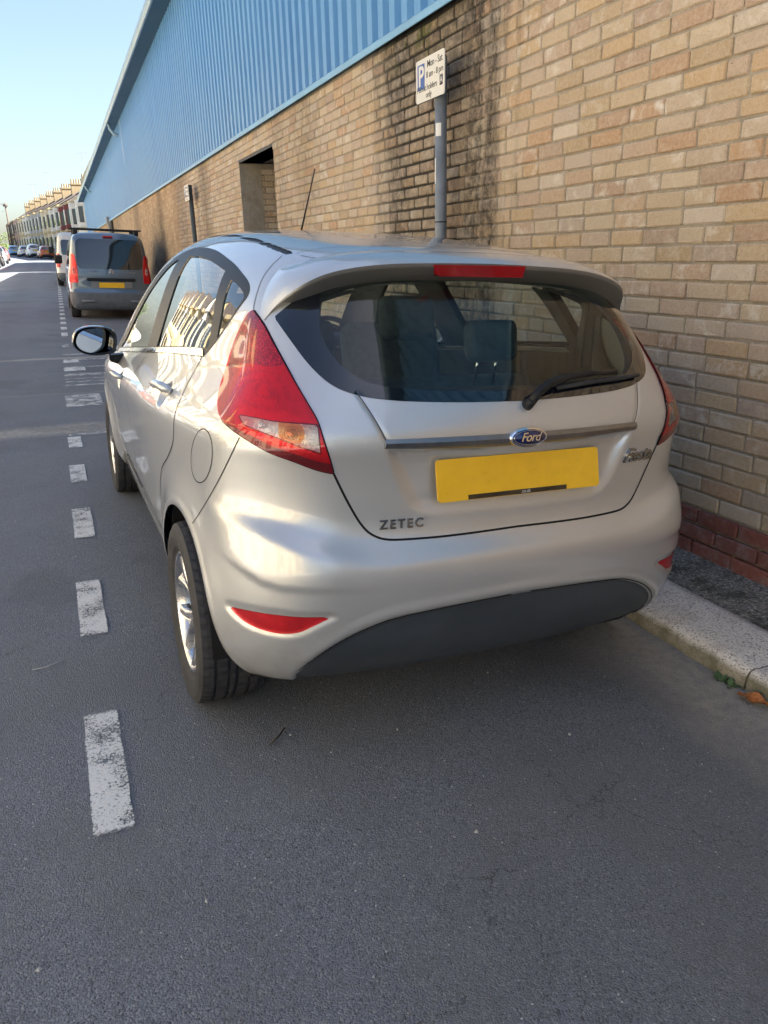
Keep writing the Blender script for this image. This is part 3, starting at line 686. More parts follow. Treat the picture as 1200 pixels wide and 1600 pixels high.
# far reveal of the opening, in brick too
rr0 = len(rest_t)
for k in range(36):
    z_ = .1 + k * .075 - .042
    if z_ > OZ - .03: break
    xx = .02 + (.11 if k % 2 else 0)
    while xx < 1.9:
        v, f = brick_geo(.215, .065, .03, k * 31 + int(xx * 100)); b0 = len(rest_v)
        rest_v += [(p[1] + xx + .1, OY1 + p[0] + .004, p[2] + z_) for p in v]; rest_f += [tuple(b0 + q for q in ff) for ff in f]; rest_t.append((random.random(), random.random() ** 1.5, random.random() ** 2, 1)); rest_r.append(0); xx += .225
me = bpy.data.meshes.new('brickwork'); me.from_pydata(rest_v, [], rest_f); me.update(); tone_attr(me, rest_t, rest_r, NV); me.materials.append(M_BRICK)
bm = bmesh.new(); bm.from_mesh(me); bmesh.ops.recalc_face_normals(bm, faces=bm.faces); bm.to_mesh(me); bm.free()
rest = bpy.data.objects.new('brickwork', me); link(rest, wall); tag(rest, kind='stuff')
# opening: reveals, soffit, door at the back
MB().box(.02, 2.2, OY1 + .012, OY1 + .3, -.3, OZ + .2).build('reveal', M_MORTAR, ware); MB().box(.30, 2.2, OY0 - .3, OY0, -.3, OZ + .2).build('reveal', M_FARBRICK, ware)
MB().box(.004, 2.2, OY0 - .05, OY1 + .05, OZ, OZ + .10).build('lintel', principled('dark_steel', (.05, .052, .055), .6, .3, noise=(8, .3)), ware)
rd = MB().box(1.95, 2.0, OY0 - .01, OY1 + .01, -.2, OZ).build('shutter', principled('shutter_steel', (.10, .105, .11), .5, .5, noise=(5, .2)), ware)
for k in range(24): MB().box(1.93, 1.953, OY0 + .02, OY1 - .02, .12 + k * .10, .12 + k * .10 + .085).build('shutter_slat', rd.data.materials[0], rd, bevel=.006)
hk = MB(); hk.tube([(.5, 8.2, OZ), (.5, 8.2, OZ - .16), (.62, 8.2, OZ - .2)], .02, 8); hk.tube([(.3, 7.5, OZ - .06), (.5, 8.2, OZ - .10), (.8, 8.9, OZ - .06)], .014, 8); hk.build('cable_bracket', principled('rust', (.09, .07, .06), .8, noise=(20, .3)), ware)
# flashing, cladding, eaves
def clad_mat():
    m, nt, out = new_mat('blue_cladding'); t = NT(nt); po = t.pos(); n1 = t.noise(t.scale(po, (1, 5., .25)), 1.6, 7, .7); n2 = t.noise(po, .5, 4, .6); n3 = t.noise(po, 22, 5, .7)
    c = t.mix(t.mapr(n1.outputs[0], .35, .68), (.075, .255, .52), (.125, .335, .60)); c = t.mix(t.mapr(n2.outputs[0], .45, .7, 0, .35), c, (.15, .34, .55)); c = t.mix(t.mapr(n3.outputs[0], .60, .75, 0, .25), c, (.30, .42, .50))
    sp = t.n('ShaderNodeSeparateXYZ'); nt.links.new(po, sp.inputs[0]); dy = t.math('ABSOLUTE', t.math('SUBTRACT', sp.outputs[1], 22.6)); f = t.math('MULTIPLY', t.mapr(dy, .16, .05), t.math('MULTIPLY', t.mapr(sp.outputs[2], 3.9, 4.3), t.mapr(n1.outputs[0], .4, .6, .3, 1))); c = t.mix(t.math('MULTIPLY', f, .7), c, (.52, .62, .66))
    p = t.n('ShaderNodeBsdfPrincipled', {'Coat Weight': .12}); nt.links.new(c, p.inputs['Base Color']); nt.links.new(t.mapr(n1.outputs[0], .3, .7, .34, .52), p.inputs['Roughness']); nt.links.new(p.outputs[0], out.inputs[0]); return m
M_CLAD = clad_mat()
M_TRIM = principled('blue_flashing', (.20, .42, .62), .45, noise=(2.0, .15)); M_SOFFIT = principled('dark_blue_soffit', (.035, .09, .14), .5, noise=(1.0, .15)); M_EDGE = principled('pale_gutter_edge', (.30, .43, .50), .5, noise=(3., .15))
def zeave(y): return 5.33 - .0225 * (y - 12.6)
fl = MB(); fl.grid([[(.06, y, ZTRIM + .055), (-.045, y, ZTRIM + .047), (-.052, y, ZTRIM + .04), (-.052, y, ZTRIM - .004), (-.046, y, ZTRIM - .006), (-.044, y, ZTRIM + .03), (.06, y, ZTRIM + .03)] for y in np.linspace(YW0, YW1 + .03, 30)]); fl.build('flashing', M_TRIM, ware)
cl = MB(); per, dep = .205, .042; P0 = []; P1 = []
yv = YW0
while yv < YW1 - .01:
    for (fr, xx) in ((0, 0.), (.36, 0.), (.46, -dep), (.90, -dep)): 
        yq = yv + per * fr
        if yq <= YW1: P0.append((xx, yq, ZTRIM + .05)); P1.append((xx, yq, zeave(yq) + .02))
    yv += per
cl.grid([P0, P1]); cl.build('cladding', M_CLAD, ware)
cl = MB().box(.001, .2, YW1 - .06, YW1 + .06, ZTRIM + .05, zeave(YW1) + .15).build('corner_trim', M_TRIM, ware)
OV = -.31
so_ = MB(); so_.grid([[(.05, y, zeave(y)), (OV, y, zeave(y) - .0)] for y in (YW0, YW1 + .3)]); so_.build('soffit', M_SOFFIT, ware)
ed = MB(); ed.grid([[(OV + .002, y, zeave(y) - .01), (OV - .03, y, zeave(y) - .012), (OV - .055, y, zeave(y) + .03), (OV - .06, y, zeave(y) + .11), (OV - .03, y, zeave(y) + .12), (OV + .1, y, zeave(y) + .10)] for y in np.linspace(YW0, YW1 + .3, 12)]); ed.build('gutter', M_EDGE, ware)
rf = MB(); rf.grid([[(OV - .02, y, zeave(y) + .11), (16., y, zeave(y) + 1.9)] for y in (YW0, YW1 + .3)]); rf.build('roof', principled('roof_sheet', (.30, .33, .36), .5, noise=(1, .1)), ware)
MB().box(.28, 16, YW1 - .25, YW1 - .0, -.2, 4.4).build('end_wall', M_FARBRICK, ware); MB().box(15.8, 16, YW0, YW1 - .26, -.2, 5.4).build('back_wall', M_FARBRICK, ware)
for yo in (23.3, 38.6):   # overflow spouts under the eaves
    sp_ = MB(); ze = zeave(yo); sp_.tube([(OV + .04, yo, ze + .02), (OV + .06, yo, ze - .12), (OV + .14, yo, ze - .24), (-.02, yo, ze - .30), (.02, yo, ze - .30)], .045, 10); sp_.build('overflow_spout', M_EDGE, ware, True)
dp = MB(); dp.tube([(-.07, 30.6, 2.98), (-.07, 30.6, .6)], .055, 12); dp.box(-.14, -.0, 30.5, 30.7, 2.74, 2.98); dp.build('downpipe', principled('pipe_grey', (.33, .34, .33), .5, noise=(3, .2)), ware)
dp = MB(); dp.tube([(-.06, 29.4, 2.80), (-.06, 29.4, .6)], .05, 12); dp.build('cable_conduit', principled('pipe_dark', (.05, .05, .05), .5), ware)

# ------------------------------------------------------------------ parking signs
M_WHITE = principled('white_print', (.75, .75, .73), .5); M_POST = principled('grey_post_paint', (.20, .225, .25), .45, .1, noise=(9, .2)); M_SIGNW = principled('sign_white', (.72, .70, .64), .45, noise=(6, .06)); M_SIGNB = principled('sign_blue', (.02, .09, .36), .4); M_SIGNK = principled('sign_black', (.015, .015, .016), .5); M_SIGNBACK = principled('sign_back', (.35, .36, .36), .5, .4)
def parking_sign(y0, z0, label, dark=False):
    """post beside the wall; plate faces the road (-X); local Y runs along the street"""
    zf = zfoot(y0); rt = empty('parking_sign', (1.385, y0, zf), label=label, cat='sign', group='permit parking signs along the warehouse wall')
    h = z0 - zf
    pm = M_POST if not dark else principled('dark_post_paint', (.07, .085, .09), .5, noise=(9, .2))
    post = MB().tube([(0, 0, -.1), (0, 0, h + .20)], .038, 20).build('post', pm, rt, True); MB().tube([(0, 0, h + .20), (0, 0, h + .215)], [.039, .03], 20).build('post_cap', M_SIGNK, rt, True)
    px_ = -.052; W_, H_ = .392, .242; yc = .044
    r = .016; rr = [(yc + sy * (W_ / 2 - r) + r * math.cos(a), h + .095 + sz * (H_ / 2 - r) + r * math.sin(a)) for sy, sz, a0 in ((1, 1, 0), (-1, 1, 90), (-1, -1, 180), (1, -1, 270)) for a in np.radians(np.linspace(a0, a0 + 90, 5))]
    pl = MB().prism(rr, px_ - .003, px_ + .003, 'x').build('plate', M_SIGNW, rt)
    MB().box(px_ + .003, -.036, -.03, .03, h + .06, h + .12).build('clip', M_SIGNBACK, rt)
    # local frame for print: x_text -> -Y, y_text -> +Z, normal -> -X
    def F(y_off, z_off, lift): return Matrix(((0, 0, -1, px_ - .003 - lift), (-1, 0, 0, yc - y_off), (0, 1, 0, h + .095 + z_off), (0, 0, 0, 1)))
    o = MB().box(-.055, .055, -.078, .078, 0, .0006).build('parking_symbol', M_SIGNB, pl); o.data.transform(F(-.122, .022, .0004) @ Matrix.Scale(.92, 4))
    text_obj('sign_lettering', 'P', .155, .0003, M_SIGNW, pl, F(-.120, .022, .0014), bold=.004)
    for (tx, yo_, zo_, sz_) in (('Mon - Sat', .068, .078, .056), ('8 am - 8 pm', .068, .020, .050), ('Permit holders', -.040, -.047, .049), ('only', -.015, -.090, .049)): text_obj('sign_lettering', tx, sz_, .0003, M_SIGNK, pl, F(yo_, zo_, .0008), bold=.0002, spacing=.95)
    o = MB().box(-.020, .020, -.028, .028, 0, .0006).build('permit_zone_box', M_SIGNK, pl); o.data.transform(F(.155, -.040, .0004)); text_obj('sign_lettering', 'A', .052, .0003, M_SIGNW, pl, F(.155, -.040, .0014), bold=.0002)
    return rt, post
s1, post1 = parking_sign(3.10, 2.318, 'grey post with white permit parking plate standing behind the silver hatchback')
def wrap(name, z0, z1, a0, a1, mat):   # sticker round the post; angle 180 deg faces -X
    MB().grid([[(.0388 * math.cos(a), .0388 * math.sin(a), z) for a in np.radians(np.linspace(a0, a1, 9))] for z in (z0, z1)]).build(name, mat, s1, True)
zf1 = zfoot(3.10)
wrap('sticker', 2.075 - zf1, 2.15 - zf1, 185, 245, M_WHITE); wrap('sticker_print', 2.095 - zf1, 2.125 - zf1, 222, 244, M_SIGNK) if False else None
wrap('sticker', 1.80 - zf1, 1.95 - zf1, 150, 185, M_WHITE)
MB().tube([(0, 0, 1.565 - zf1), (0, 0, 1.572 - zf1)], .0395, 20).build('band', M_SIGNK, s1, True)
s2, _ = parking_sign(12.25, 2.345, 'far dark post with pale parking plate on wall side, beyond the wall opening', True)
# ------------------------------------------------------------------ silver hatchback: parts
def paint_mat(name, col, flake=.0, rough=.3, metal=.8):
    m, nt, out = new_mat(name); t = NT(nt); ob = t.obj()
    p = t.n('ShaderNodeBsdfPrincipled', {'Roughness': rough, 'Metallic': metal, 'Coat Weight': 1.0, 'Coat Roughness': .02, 'Coat IOR': 1.5})
    n2 = t.noise(ob, 3.0, 5, .6); c = t.mix(t.mapr(n2.outputs[0], .3, .7), tuple(x * .97 for x in col), col)
    dirt = t.noise(ob, 14, 6, .7)
    sep = t.n('ShaderNodeSeparateXYZ'); nt.links.new(ob, sep.inputs[0])
    low = t.mapr(sep.outputs[2], .55, .2, 0.0, .35)
    df = t.math('MULTIPLY', t.mapr(dirt.outputs[0], .35, .75), low)
    c = t.mix(df, c, (.20, .185, .16))
    nt.links.new(c, p.inputs['Base Color'])
    nt.links.new(t.math('ADD', rough, t.math('MULTIPLY', df, .3)), p.inputs['Roughness'])
    nt.links.new(p.outputs[0], out.inputs[0]); return m
M_SILVER = paint_mat('silver_paint', (.595, .605, .605), .14, .36, .56)
M_BLKTRIM = principled('black_trim', (.016, .017, .019), .45, spec=.3, bump=(420, .12, .001))
M_GLOSSBLK = principled('gloss_black', (.008, .008, .009), .08, coat=1.0)
M_FRIT = principled('ceramic_border', (.006, .008, .012), .06, coat=1.0)
M_BUMPBLK = principled('bumper_plastic', (.048, .058, .070), .42, noise=(6, .18), bump=(700, .25, .0008))
M_GAP = principled('panel_gap', (.006, .006, .006), .9)
M_CHROME = principled('chrome', (.78, .78, .78), .09, 1.0, noise=(40, .06))
M_SATIN = principled('satin_chrome', (.27, .275, .28), .36, 1.0, noise=(35, .12))
M_LETTER = principled('dark_chrome', (.34, .345, .35), .14, 1.0)
M_RUBBER = principled('tyre_rubber', (.040, .040, .042), .70, noise=(18, .35), bump=(260, .25, .001))
M_ALLOY = principled('alloy', (.62, .62, .63), .24, .95, coat=.5, noise=(10, .06))
M_GLASS_R = glass_mat('rear_window_glass', (.60, .70, .71), .045, dirt=.05)
M_GLASS_S = glass_mat('side_window_glass', (.86, .90, .88), .10)
M_INTERIOR = principled('cabin_trim', (.08, .083, .088), .8, noise=(12, .2))
M_HEADLINER = principled('headliner', (.34, .34, .32), .9)
M_SEAT = principled('seat_fabric', (.09, .125, .15), .9, noise=(30, .25), bump=(500, .3, .001))
M_YELLOW = principled('number_plate_yellow', (.92, .53, .02), .35, coat=.6, noise=(25, .05))
M_BLUE = principled('badge_blue', (.006, .014, .09), .2, coat=1.0)
M_BULB = principled('amber_bulb', (.60, .20, .04), .3, .6, coat=.6)
M_REFLECT = principled('lamp_reflector', (.86, .86, .86), .30, .55, bump=(120, .8, .003))
def lens_mat(name, tint, base, rough=.05, cells=160.0, mixf=.45, dots=0.0):
    """coloured lamp cover: see-through tint over a scattering moulded body, glossy outside"""
    m, nt, out = new_mat(name); t = NT(nt); ob = t.obj()
    vo = t.n('ShaderNodeTexVoronoi', {'Scale': cells}); nt.links.new(ob, vo.inputs['Vector'])
    nz = t.noise(ob, 16, 4, .6)
    bp = t.bump(vo.outputs['Distance'], .22, .003)
    tr = t.n('ShaderNodeBsdfTransparent', {'Color': tint})
    di = t.n('ShaderNodeBsdfPrincipled', {'Roughness': .3, 'Metallic': .35})
    bc = (t.mix(t.mapr(nz.outputs[0], .35, .65), tuple(x * .85 for x in base), tuple(min(1, x * 1.12) for x in base)))
    if dots: bc = t.mix(t.mapr(vo.outputs['Distance'], .25, .55, 0.0, dots), bc, tuple(x * .18 for x in base))
    nt.links.new(bc, di.inputs['Base Color']); nt.links.new(bp, di.inputs['Normal'])
    m1 = t.n('ShaderNodeMixShader', {0: mixf}); nt.links.new(tr.outputs[0], m1.inputs[1]); nt.links.new(di.outputs[0], m1.inputs[2])
    gl = t.n('ShaderNodeBsdfGlossy', {'Roughness': rough, 'Color': (1., 1., 1.)}); fr = t.schlick(.04)
    m2 = t.n('ShaderNodeMixShader'); nt.links.new(fr, m2.inputs[0]); nt.links.new(m1.outputs[0], m2.inputs[1]); nt.links.new(gl.outputs[0], m2.inputs[2])
    nt.links.new(m2.outputs[0], out.inputs[0]); return m
M_LENS_RED = lens_mat('red_lens', (.96, .03, .045), (.92, .012, .026), .03, 150, .42)
M_LENS_RED2 = lens_mat('red_lens_textured', (.85, .015, .05), (.66, .006, .035), .04, 170, .6, dots=.75)
M_LENS_CLEAR = lens_mat('clear_lens', (.95, .95, .93), (.80, .78, .74), .03, 150, .30, dots=.5)
M_LENS_DARK = lens_mat('dark_red_lens', (.22, .004, .008), (.17, .002, .006), .03, 150, .8)
M_LENS_AMB = lens_mat('amber_lens', (.90, .52, .26), (.62, .30, .12), .03, 130, .30)
M_REFLECTOR = lens_mat('red_reflector', (.4, .0, .01), (.66, .010, .018), .05, 420, .92)

LIGHT = curve([(397, 482, 1), (412.5, 504), (427.5, 532.5), (445, 565), (462.5, 597.5), (480, 627.5), (495, 654), (506, 687), (515, 715), (521, 736, 1), (495, 730), (460, 717), (420, 702),
               (385, 682), (357, 662), (344, 645), (342, 622), (346, 600), (355, 572), (365, 540), (377, 510), (390, 487)], 6)
LIGHT_CLEAR = curve([(376, 647, 1), (400, 651), (432, 657), (496, 662, 1), (500, 703, 1), (470, 693), (432, 679), (402, 668), (384, 660)], 5)
LIGHT_AMBER = curve([(436, 657, 1), (466, 659.5), (476, 668), (474, 684), (462, 689.5), (436, 680, 1)], 5)
LIGHT_TEX = curve([(397, 470, 1), (450, 566, 1), (425, 571), (390, 566), (360, 574, 1), (370, 520)], 5)
RGLASS = curve([(428, 492, 1), (455, 470), (480, 457), (542, 437), (627, 430), (690, 427), (760, 427), (900, 440, 1), (900, 620, 1), (800, 623.5), (720, 625), (640, 623.5), (590, 619.5), (560, 614), (530, 604), (505, 588), (480, 563), (455, 530)], 8)
RCLEAR = curve([(500, 455, 1), (560, 440), (690, 434), (900, 440, 1), (900, 600, 1), (800, 606), (720, 607), (650, 605), (600, 600), (562, 588), (528, 562), (506, 530), (498, 495)], 8)
SHUT = [(521, 736), (530, 755), (541, 777), (552, 797), (562, 813), (573, 826), (585, 834), (600, 839), (621, 840), (680, 836), (740, 829), (810, 819), (880, 809), (960, 797)]
TAILGATE = [(412, 502)] + [tuple(p) for p in LIGHT[6:60:3]] + SHUT + [(1200, 760), (1200, 300), (440, 395), (425, 430)]
SEAM = [(374, 680), (345, 740), (320, 785), (297, 820), (283, 838), (268, 850)]
BUMPER = [(521, 736), (495, 731), (460, 718), (420, 703), (390, 686)] + SEAM + [(150, 900), (150, 1400), (1300, 1400), (1300, 750)] + SHUT[::-1]
INSERT = curve([(462, 1051, 1), (500, 1021), (540, 996), (580, 977), (620, 963), (700, 945.5), (800, 926), (900, 908), (980, 900, 1), (1100, 1200, 1), (462, 1100, 1)], 8)
REFL = curve([(358, 944, 1), (385, 950), (420, 956), (470, 961), (519, 961, 1), (490, 975), (467, 985), (440, 987), (410, 981), (385, 970), (369, 957)], 6)
FRAME = curve([(2.97, .862, 1), (2.80, 1.0), (2.58, 1.17), (2.36, 1.30), (2.15, 1.363), (1.95, 1.392), (1.65, 1.401), (1.26, 1.383), (.92, 1.343), (.735, 1.309), (.63, 1.283), (.585, 1.255), (.603, 1.218),
               (.66, 1.150), (.72, 1.094), (.757, 1.068, 1), (1.2, 1.032), (1.79, .975), (2.4, .915)], 8)
FGLASS = curve([(2.73, .908, 1), (2.60, 1.055), (2.42, 1.195), (2.2, 1.30), (2.08, 1.338), (1.957, 1.357, 1), (1.80, .998, 1), (2.3, .949)], 6)
RDGLASS = curve([(1.70, 1.365, 1), (1.45, 1.362), (1.2, 1.348), (.915, 1.316, 1), (.745, 1.093, 1), (1.15, 1.060), (1.548, 1.021, 1)], 6)
QGLASS = curve([(.80, 1.292, 1), (.70, 1.274), (.625, 1.256), (.605, 1.240), (.63, 1.20), (.66, 1.161), (.695, 1.123, 1)], 6)
BELTSTRIP = curve([(.757, 1.066, 1), (.80, 1.085), (1.2, 1.050), (1.79, .993), (2.73, .900, 1), (2.74, .883, 1), (1.79, .974), (1.2, 1.031)], 6)
DOOR_R = curve([(.775, 1.065), (.775, 1.0), (.748, .94), (.722, .88), (.745, .81), (.84, .74), (.965, .67), (1.03, .58), (1.055, .45), (1.06, .27, 1)], 8, closed=False)
DOOR_B = curve([(1.70, 1.0), (1.765, .85), (1.79, .70), (1.79, .5), (1.76, .27)], 8, closed=False)
DOOR_F = curve([(2.93, .875), (2.90, .7), (2.85, .5), (2.78, .27)], 8, closed=False)
CARX = np.array([0.99842604, 0.01207918, -0.05476799]); CARY = np.array([-0.01207892, 0.99992699, 0.0003357])
CARX /= np.linalg.norm(CARX); CARY -= CARX * (CARX @ CARY); CARY /= np.linalg.norm(CARY); CARZ = np.cross(CARX, CARY)

def hull_hit(u, v, off=0.0):
    """point of the body seen at a tracing pixel, and its normal"""
    d = HR.T @ np.array([(u - 600) / FPX, (v - 800) / FPX, 1.]); t = np.linspace(.8, 6.5, 3000); P = HC + t[:, None] * d; f = hull_F(P); i = np.where(f < 0)[0]
    if not len(i): return None, None
    k = i[0]; p = P[k - 1] + (P[k] - P[k - 1]) * f[k - 1] / (f[k - 1] - f[k]) if k else P[k]; n = hull_n(p); return p + n * off, n
def hull_n(p):
    e = 2e-3; n = np.array([hull_F(p + e * a) - hull_F(p - e * a) for a in np.eye(3)]); return n / np.linalg.norm(n)
def hull_at_side(y, z, off=0.0):
    x = -side_x(np.array(y), np.array(z)); p = np.array([float(x), y, z]); n = hull_n(p); return p + n * off, n
def frame_m(p, n, up=(0, 0, 1)):
    """matrix whose local Z is n, local Y is close to up"""
    z = Vector(n).normalized(); y = Vector(up); y = (y - z * y.dot(z)).normalized(); x = y.cross(z)
    return Matrix([[x[i], y[i], z[i], p[i]] for i in range(3)] + [[0, 0, 0, 1]])

def build_hatchback():
    root = empty('hatchback_car', (0, 0, 0), label='silver five-door hatchback parked at the kerb, seen from behind', cat='car')
    root.matrix_world = Matrix([[CARX[i], CARY[i], CARZ[i], (0, 0, -.006)[i]] for i in range(3)] + [[0, 0, 0, 1]])
    G = hull_mesh(); R, C, _ = G.shape
    V = G.reshape(-1, 3); T = grid_tris(R, C)
    N = vert_normals(V, T)
    if (N[:, 0].mean() > 0): T = T[:, ::-1]; N = -N
    # ---- relief: detail shapes pressed into the panels
    uv = trace_uv(V); yz = V[:, 1:]; rear = V[:, 1] < .8
    d = np.zeros(len(V))
    rl = poly_sdf(uv, [(352, 862), (383, 884), (410, 901), (440, 911), (490, 915), (560, 914), (640, 908)], closed=False)
    below = (uv[:, 1] > np.interp(uv[:, 0], [352, 383, 410, 440, 490, 560, 640], [862, 884, 901, 911, 915, 914, 908]))
    fade = smoothstep(330, 400, uv[:, 0]) * (1 - smoothstep(470, 640, uv[:, 0])) * rear
    d += fade * np.where(below, .0050 * np.exp(-(rl / 7.) ** 2), .0050 * np.exp(-(rl / 32.) ** 2))
    ri = poly_sdf(uv, INSERT); d -= rear * .010 * smoothstep(4, -5, ri); d += rear * .0035 * np.exp(-((ri - 9) / 7.) ** 2) * (uv[:, 1] < 1030)
    rf = poly_sdf(uv, REFL); d -= rear * .007 * smoothstep(9, -1, rf)
    st = poly_sdf(uv, [(560, 614), (583, 648), (597, 672), (607, 692), (620, 718)], closed=False); d -= rear * .004 * np.exp(-(st / 3.) ** 2)
    for (yc, zc) in ((.96, .925), (2.11, .818)):
        q = np.hypot((yz[:, 0] - yc) / .050, (yz[:, 1] - zc) / .042); d -= (V[:, 0] < -.5) * .020 * np.clip(1 - q * q, 0, 1)
    for yc in (YRW, YFW):
        r = np.hypot(yz[:, 0] - yc, yz[:, 1] - ZW); d += (V[:, 0] < -.5) * .0035 * np.exp(-((r - .358) / .013) ** 2)
    # crease along the doors
    d += (np.abs(N[:, 0]) > .5) * (-.006) * np.exp(-((yz[:, 1] - (.36 + .03 * np.clip(yz[:, 0] - 1, 0, 2))) / .05) ** 2) * smoothstep(.95, 1.15, yz[:, 0]) * (1 - smoothstep(2.5, 2.8, yz[:, 0]))
    V = V + N * d[:, None]; N = vert_normals(V, T)
    S = Shell(V, T, N)
    BODY, GLS, FRIT, LENS, TEX, CLR, INS, REF, DROP, TGATE, BUMP, FRM, G1, G2, G3, STRIP, DRR, DRF, FLAP, WSC, HEAD, GRIL, UNDER, DITCH, DIMP, AMB, BAND = range(27)
    def px(f): return lambda: np.where(S.V[:, 1] < .8, f(trace_uv(S.V)), 99.)
    def sd(f, xm=-.3): return lambda: np.where(S.V[:, 0] < xm, f(S.V[:, 1:]), 9.)
    def cut(fn, src, dst): S.cut(fn(), src, dst)
    # wheel arches
    for yc in (YRW, YFW): cut(sd(lambda q, yc=yc: np.hypot(q[:, 0] - yc, q[:, 1] - ZW) - .345, -.55), [BODY], DROP)
    S.L[(S.L == BODY) & (S.N[S.T].mean(1)[:, 2] < -.75) & (S.V[S.T].mean(1)[:, 2] < .4)] = UNDER
    cut(px(lambda q: poly_sdf(q, LIGHT)), [BODY], LENS)
    cut(px(lambda q: poly_sdf(q, LIGHT_CLEAR)), [LENS], CLR)
    cut(px(lambda q: poly_sdf(q, LIGHT_AMBER)), [CLR], AMB)
    cut(px(lambda q: poly_sdf(q, [(521, 736), (495, 730), (460, 717), (420, 702), (385, 682), (357, 662)], False) - np.interp(q[:, 0], [350, 400, 521], [2, 9, 15])), [LENS], BAND)
    cut(px(lambda q: np.abs(poly_sdf(q, LIGHT_CLEAR)) - np.interp(q[:, 0], [370, 500], [1.6, 2.4])), [LENS], BAND)
    cut(px(lambda q: poly_sdf(q, LIGHT_TEX)), [LENS], TEX)
    cut(px(lambda q: poly_sdf(q, RGLASS)), [BODY], FRIT)
    cut(px(lambda q: poly_sdf(q, RCLEAR)), [FRIT], GLS)
    cut(px(lambda q: poly_sdf(q, INSERT)), [BODY, UNDER], INS)
    cut(px(lambda q: poly_sdf(q, REFL)), [BODY], REF)
    cut(px(lambda q: poly_sdf(q, TAILGATE)), [BODY], TGATE)
    cut(px(lambda q: poly_sdf(q, BUMPER)), [BODY], BUMP)
    # side glazing
    cut(sd(lambda q: poly_sdf(q, FRAME)), [BODY], FRM)
    for g, lab in ((FGLASS, G1), (RDGLASS, G2), (QGLASS, G3)): cut(sd(lambda q, g=g: poly_sdf(q, g)), [FRM], lab)
    cut(sd(lambda q: poly_sdf(q, BELTSTRIP)), [FRM, BODY], STRIP)
    # fuel flap, door gaps
    def ell(q): return np.hypot((q[:, 0] - 315 - (q[:, 1] - 709) * -.06) / 16.5, (q[:, 1] - 709) / 42.) - 1
    cut(px(ell), [BODY], FLAP)
    low = np.array([(1.06, .27), (1.4, .265), (2.78, .27)])
    dr = np.concatenate([DOOR_R, low, DOOR_B[::-1]]); df = np.concatenate([DOOR_B, [(2.78, .27)], DOOR_F[::-1]])
    cut(sd(lambda q: poly_sdf(q, np.concatenate([DOOR_R, [(1.76, .27)], DOOR_B[::-1]]))), [BODY], DRR)
    cut(sd(lambda q: poly_sdf(q, np.concatenate([DOOR_B, [(2.78, .27)], DOOR_F[::-1]]))), [BODY], DRF)
    # windscreen, headlamp, grille
    def wsc(): return np.maximum.reduce([2.47 - S.V[:, 1], S.V[:, 1] - 3.10, np.abs(S.V[:, 0]) - (.545 + .13 * (S.V[:, 1] - 2.47)), .9 - S.V[:, 2]])
    cut(wsc, [BODY], WSC)
    cut(lambda: np.maximum.reduce([3.45 - S.V[:, 1], .66 - S.V[:, 2], S.V[:, 2] - (.80 + .25 * (3.8 - S.V[:, 1])), .42 - np.abs(S.V[:, 0]) - .3 * (3.8 - S.V[:, 1])]), [BODY], HEAD)
    cut(lambda: np.maximum.reduce([3.7 - S.V[:, 1], .26 - S.V[:, 2], S.V[:, 2] - .50, np.abs(S.V[:, 0]) - .42]), [BODY], GRIL)
    # roof gutter strips
    def ditch(): return np.maximum.reduce([np.abs(S.V[:, 0] + np.interp(S.V[:, 1], [.58, .7, .95, 1.2, 1.7, 2.5], [.468, .475, .470, .462, .440, .45])) - .010, .60 - S.V[:, 1], S.V[:, 1] - 2.46, 1.2 - S.V[:, 2]])
    cut(ditch, [BODY], DITCH)
    OFF = lambda VTN, o: (VTN[0] + VTN[2] * o, VTN[1], VTN[2])
    def mk(name, lab, mat, off=0.0, centre=True, parent=root, label=None):
        P = S.part(lab)
        if len(P[1]) == 0: return []
        P = OFF(P, off)
        if centre: objs = [tri_obj(name, *both(*P)[:2], mat, parent, both(*P)[2])]
        else: objs = [tri_obj(name, P[0], P[1], mat, parent, P[2])]; Q = mirror(*P); objs.append(tri_obj(name, Q[0], Q[1], mat, parent, Q[2]))
        if label:
            for o in objs: o['label'] = label
        return objs
    body = mk('body', BODY, M_SILVER)[0]
    mk('underbody', [UNDER], M_GAP)
    tg = mk('tailgate', TGATE, M_SILVER)[0]
    bumper = mk('bumper', BUMP, M_SILVER)[0]
    mk('bumper_insert', INS, M_BUMPBLK, -.001, True, bumper)
    mk('reflector', REF, M_REFLECTOR, .001, False, bumper)
    rw = mk('rear_window', GLS, M_GLASS_R, .001, True, tg)[0]
    mk('window_border', FRIT, M_FRIT, .001, True, tg)
    doors_r = mk('rear_door', DRR, M_SILVER, 0, False); doors_f = mk('front_door', DRF, M_SILVER, 0, False)
    mk('window_frame', FRM, M_BLKTRIM, .001, False)
    mk('front_door_window', G1, M_GLASS_S, -.003, False); mk('rear_door_window', G2, M_GLASS_S, -.003, False); mk('quarter_window', G3, M_GLASS_S, -.002, False)
    mk('chrome_strip', STRIP, M_CHROME, .004, False)
    mk('fuel_flap', FLAP, M_SILVER, .0005, False)   # the far side carries the same pressing
    mk('windscreen', WSC, M_GLASS_S, -.002)
    mk('headlamp', HEAD, M_LENS_CLEAR, 0, False); mk('grille', GRIL, M_BLKTRIM, -.004)
    mk('roof_gutter', DITCH, M_BLKTRIM, -.003, False)
    # tail lamps: moulded cover, reflector bowl and bulbs behind it
    lens = mk('tail_light', LENS, M_LENS_RED, .006, False)
    for i, (lab, nm, mat) in enumerate(((TEX, 'upper_lens', M_LENS_RED2), (CLR, 'clear_lens', M_LENS_CLEAR), (AMB, 'amber_lens', M_LENS_AMB), (BAND, 'dark_lens_band', M_LENS_DARK))):
        P = OFF(S.part(lab), .006); tri_obj(nm, P[0], P[1], mat, lens[0], P[2]); Q = mirror(*P); tri_obj(nm, Q[0], Q[1], mat, lens[1], Q[2])
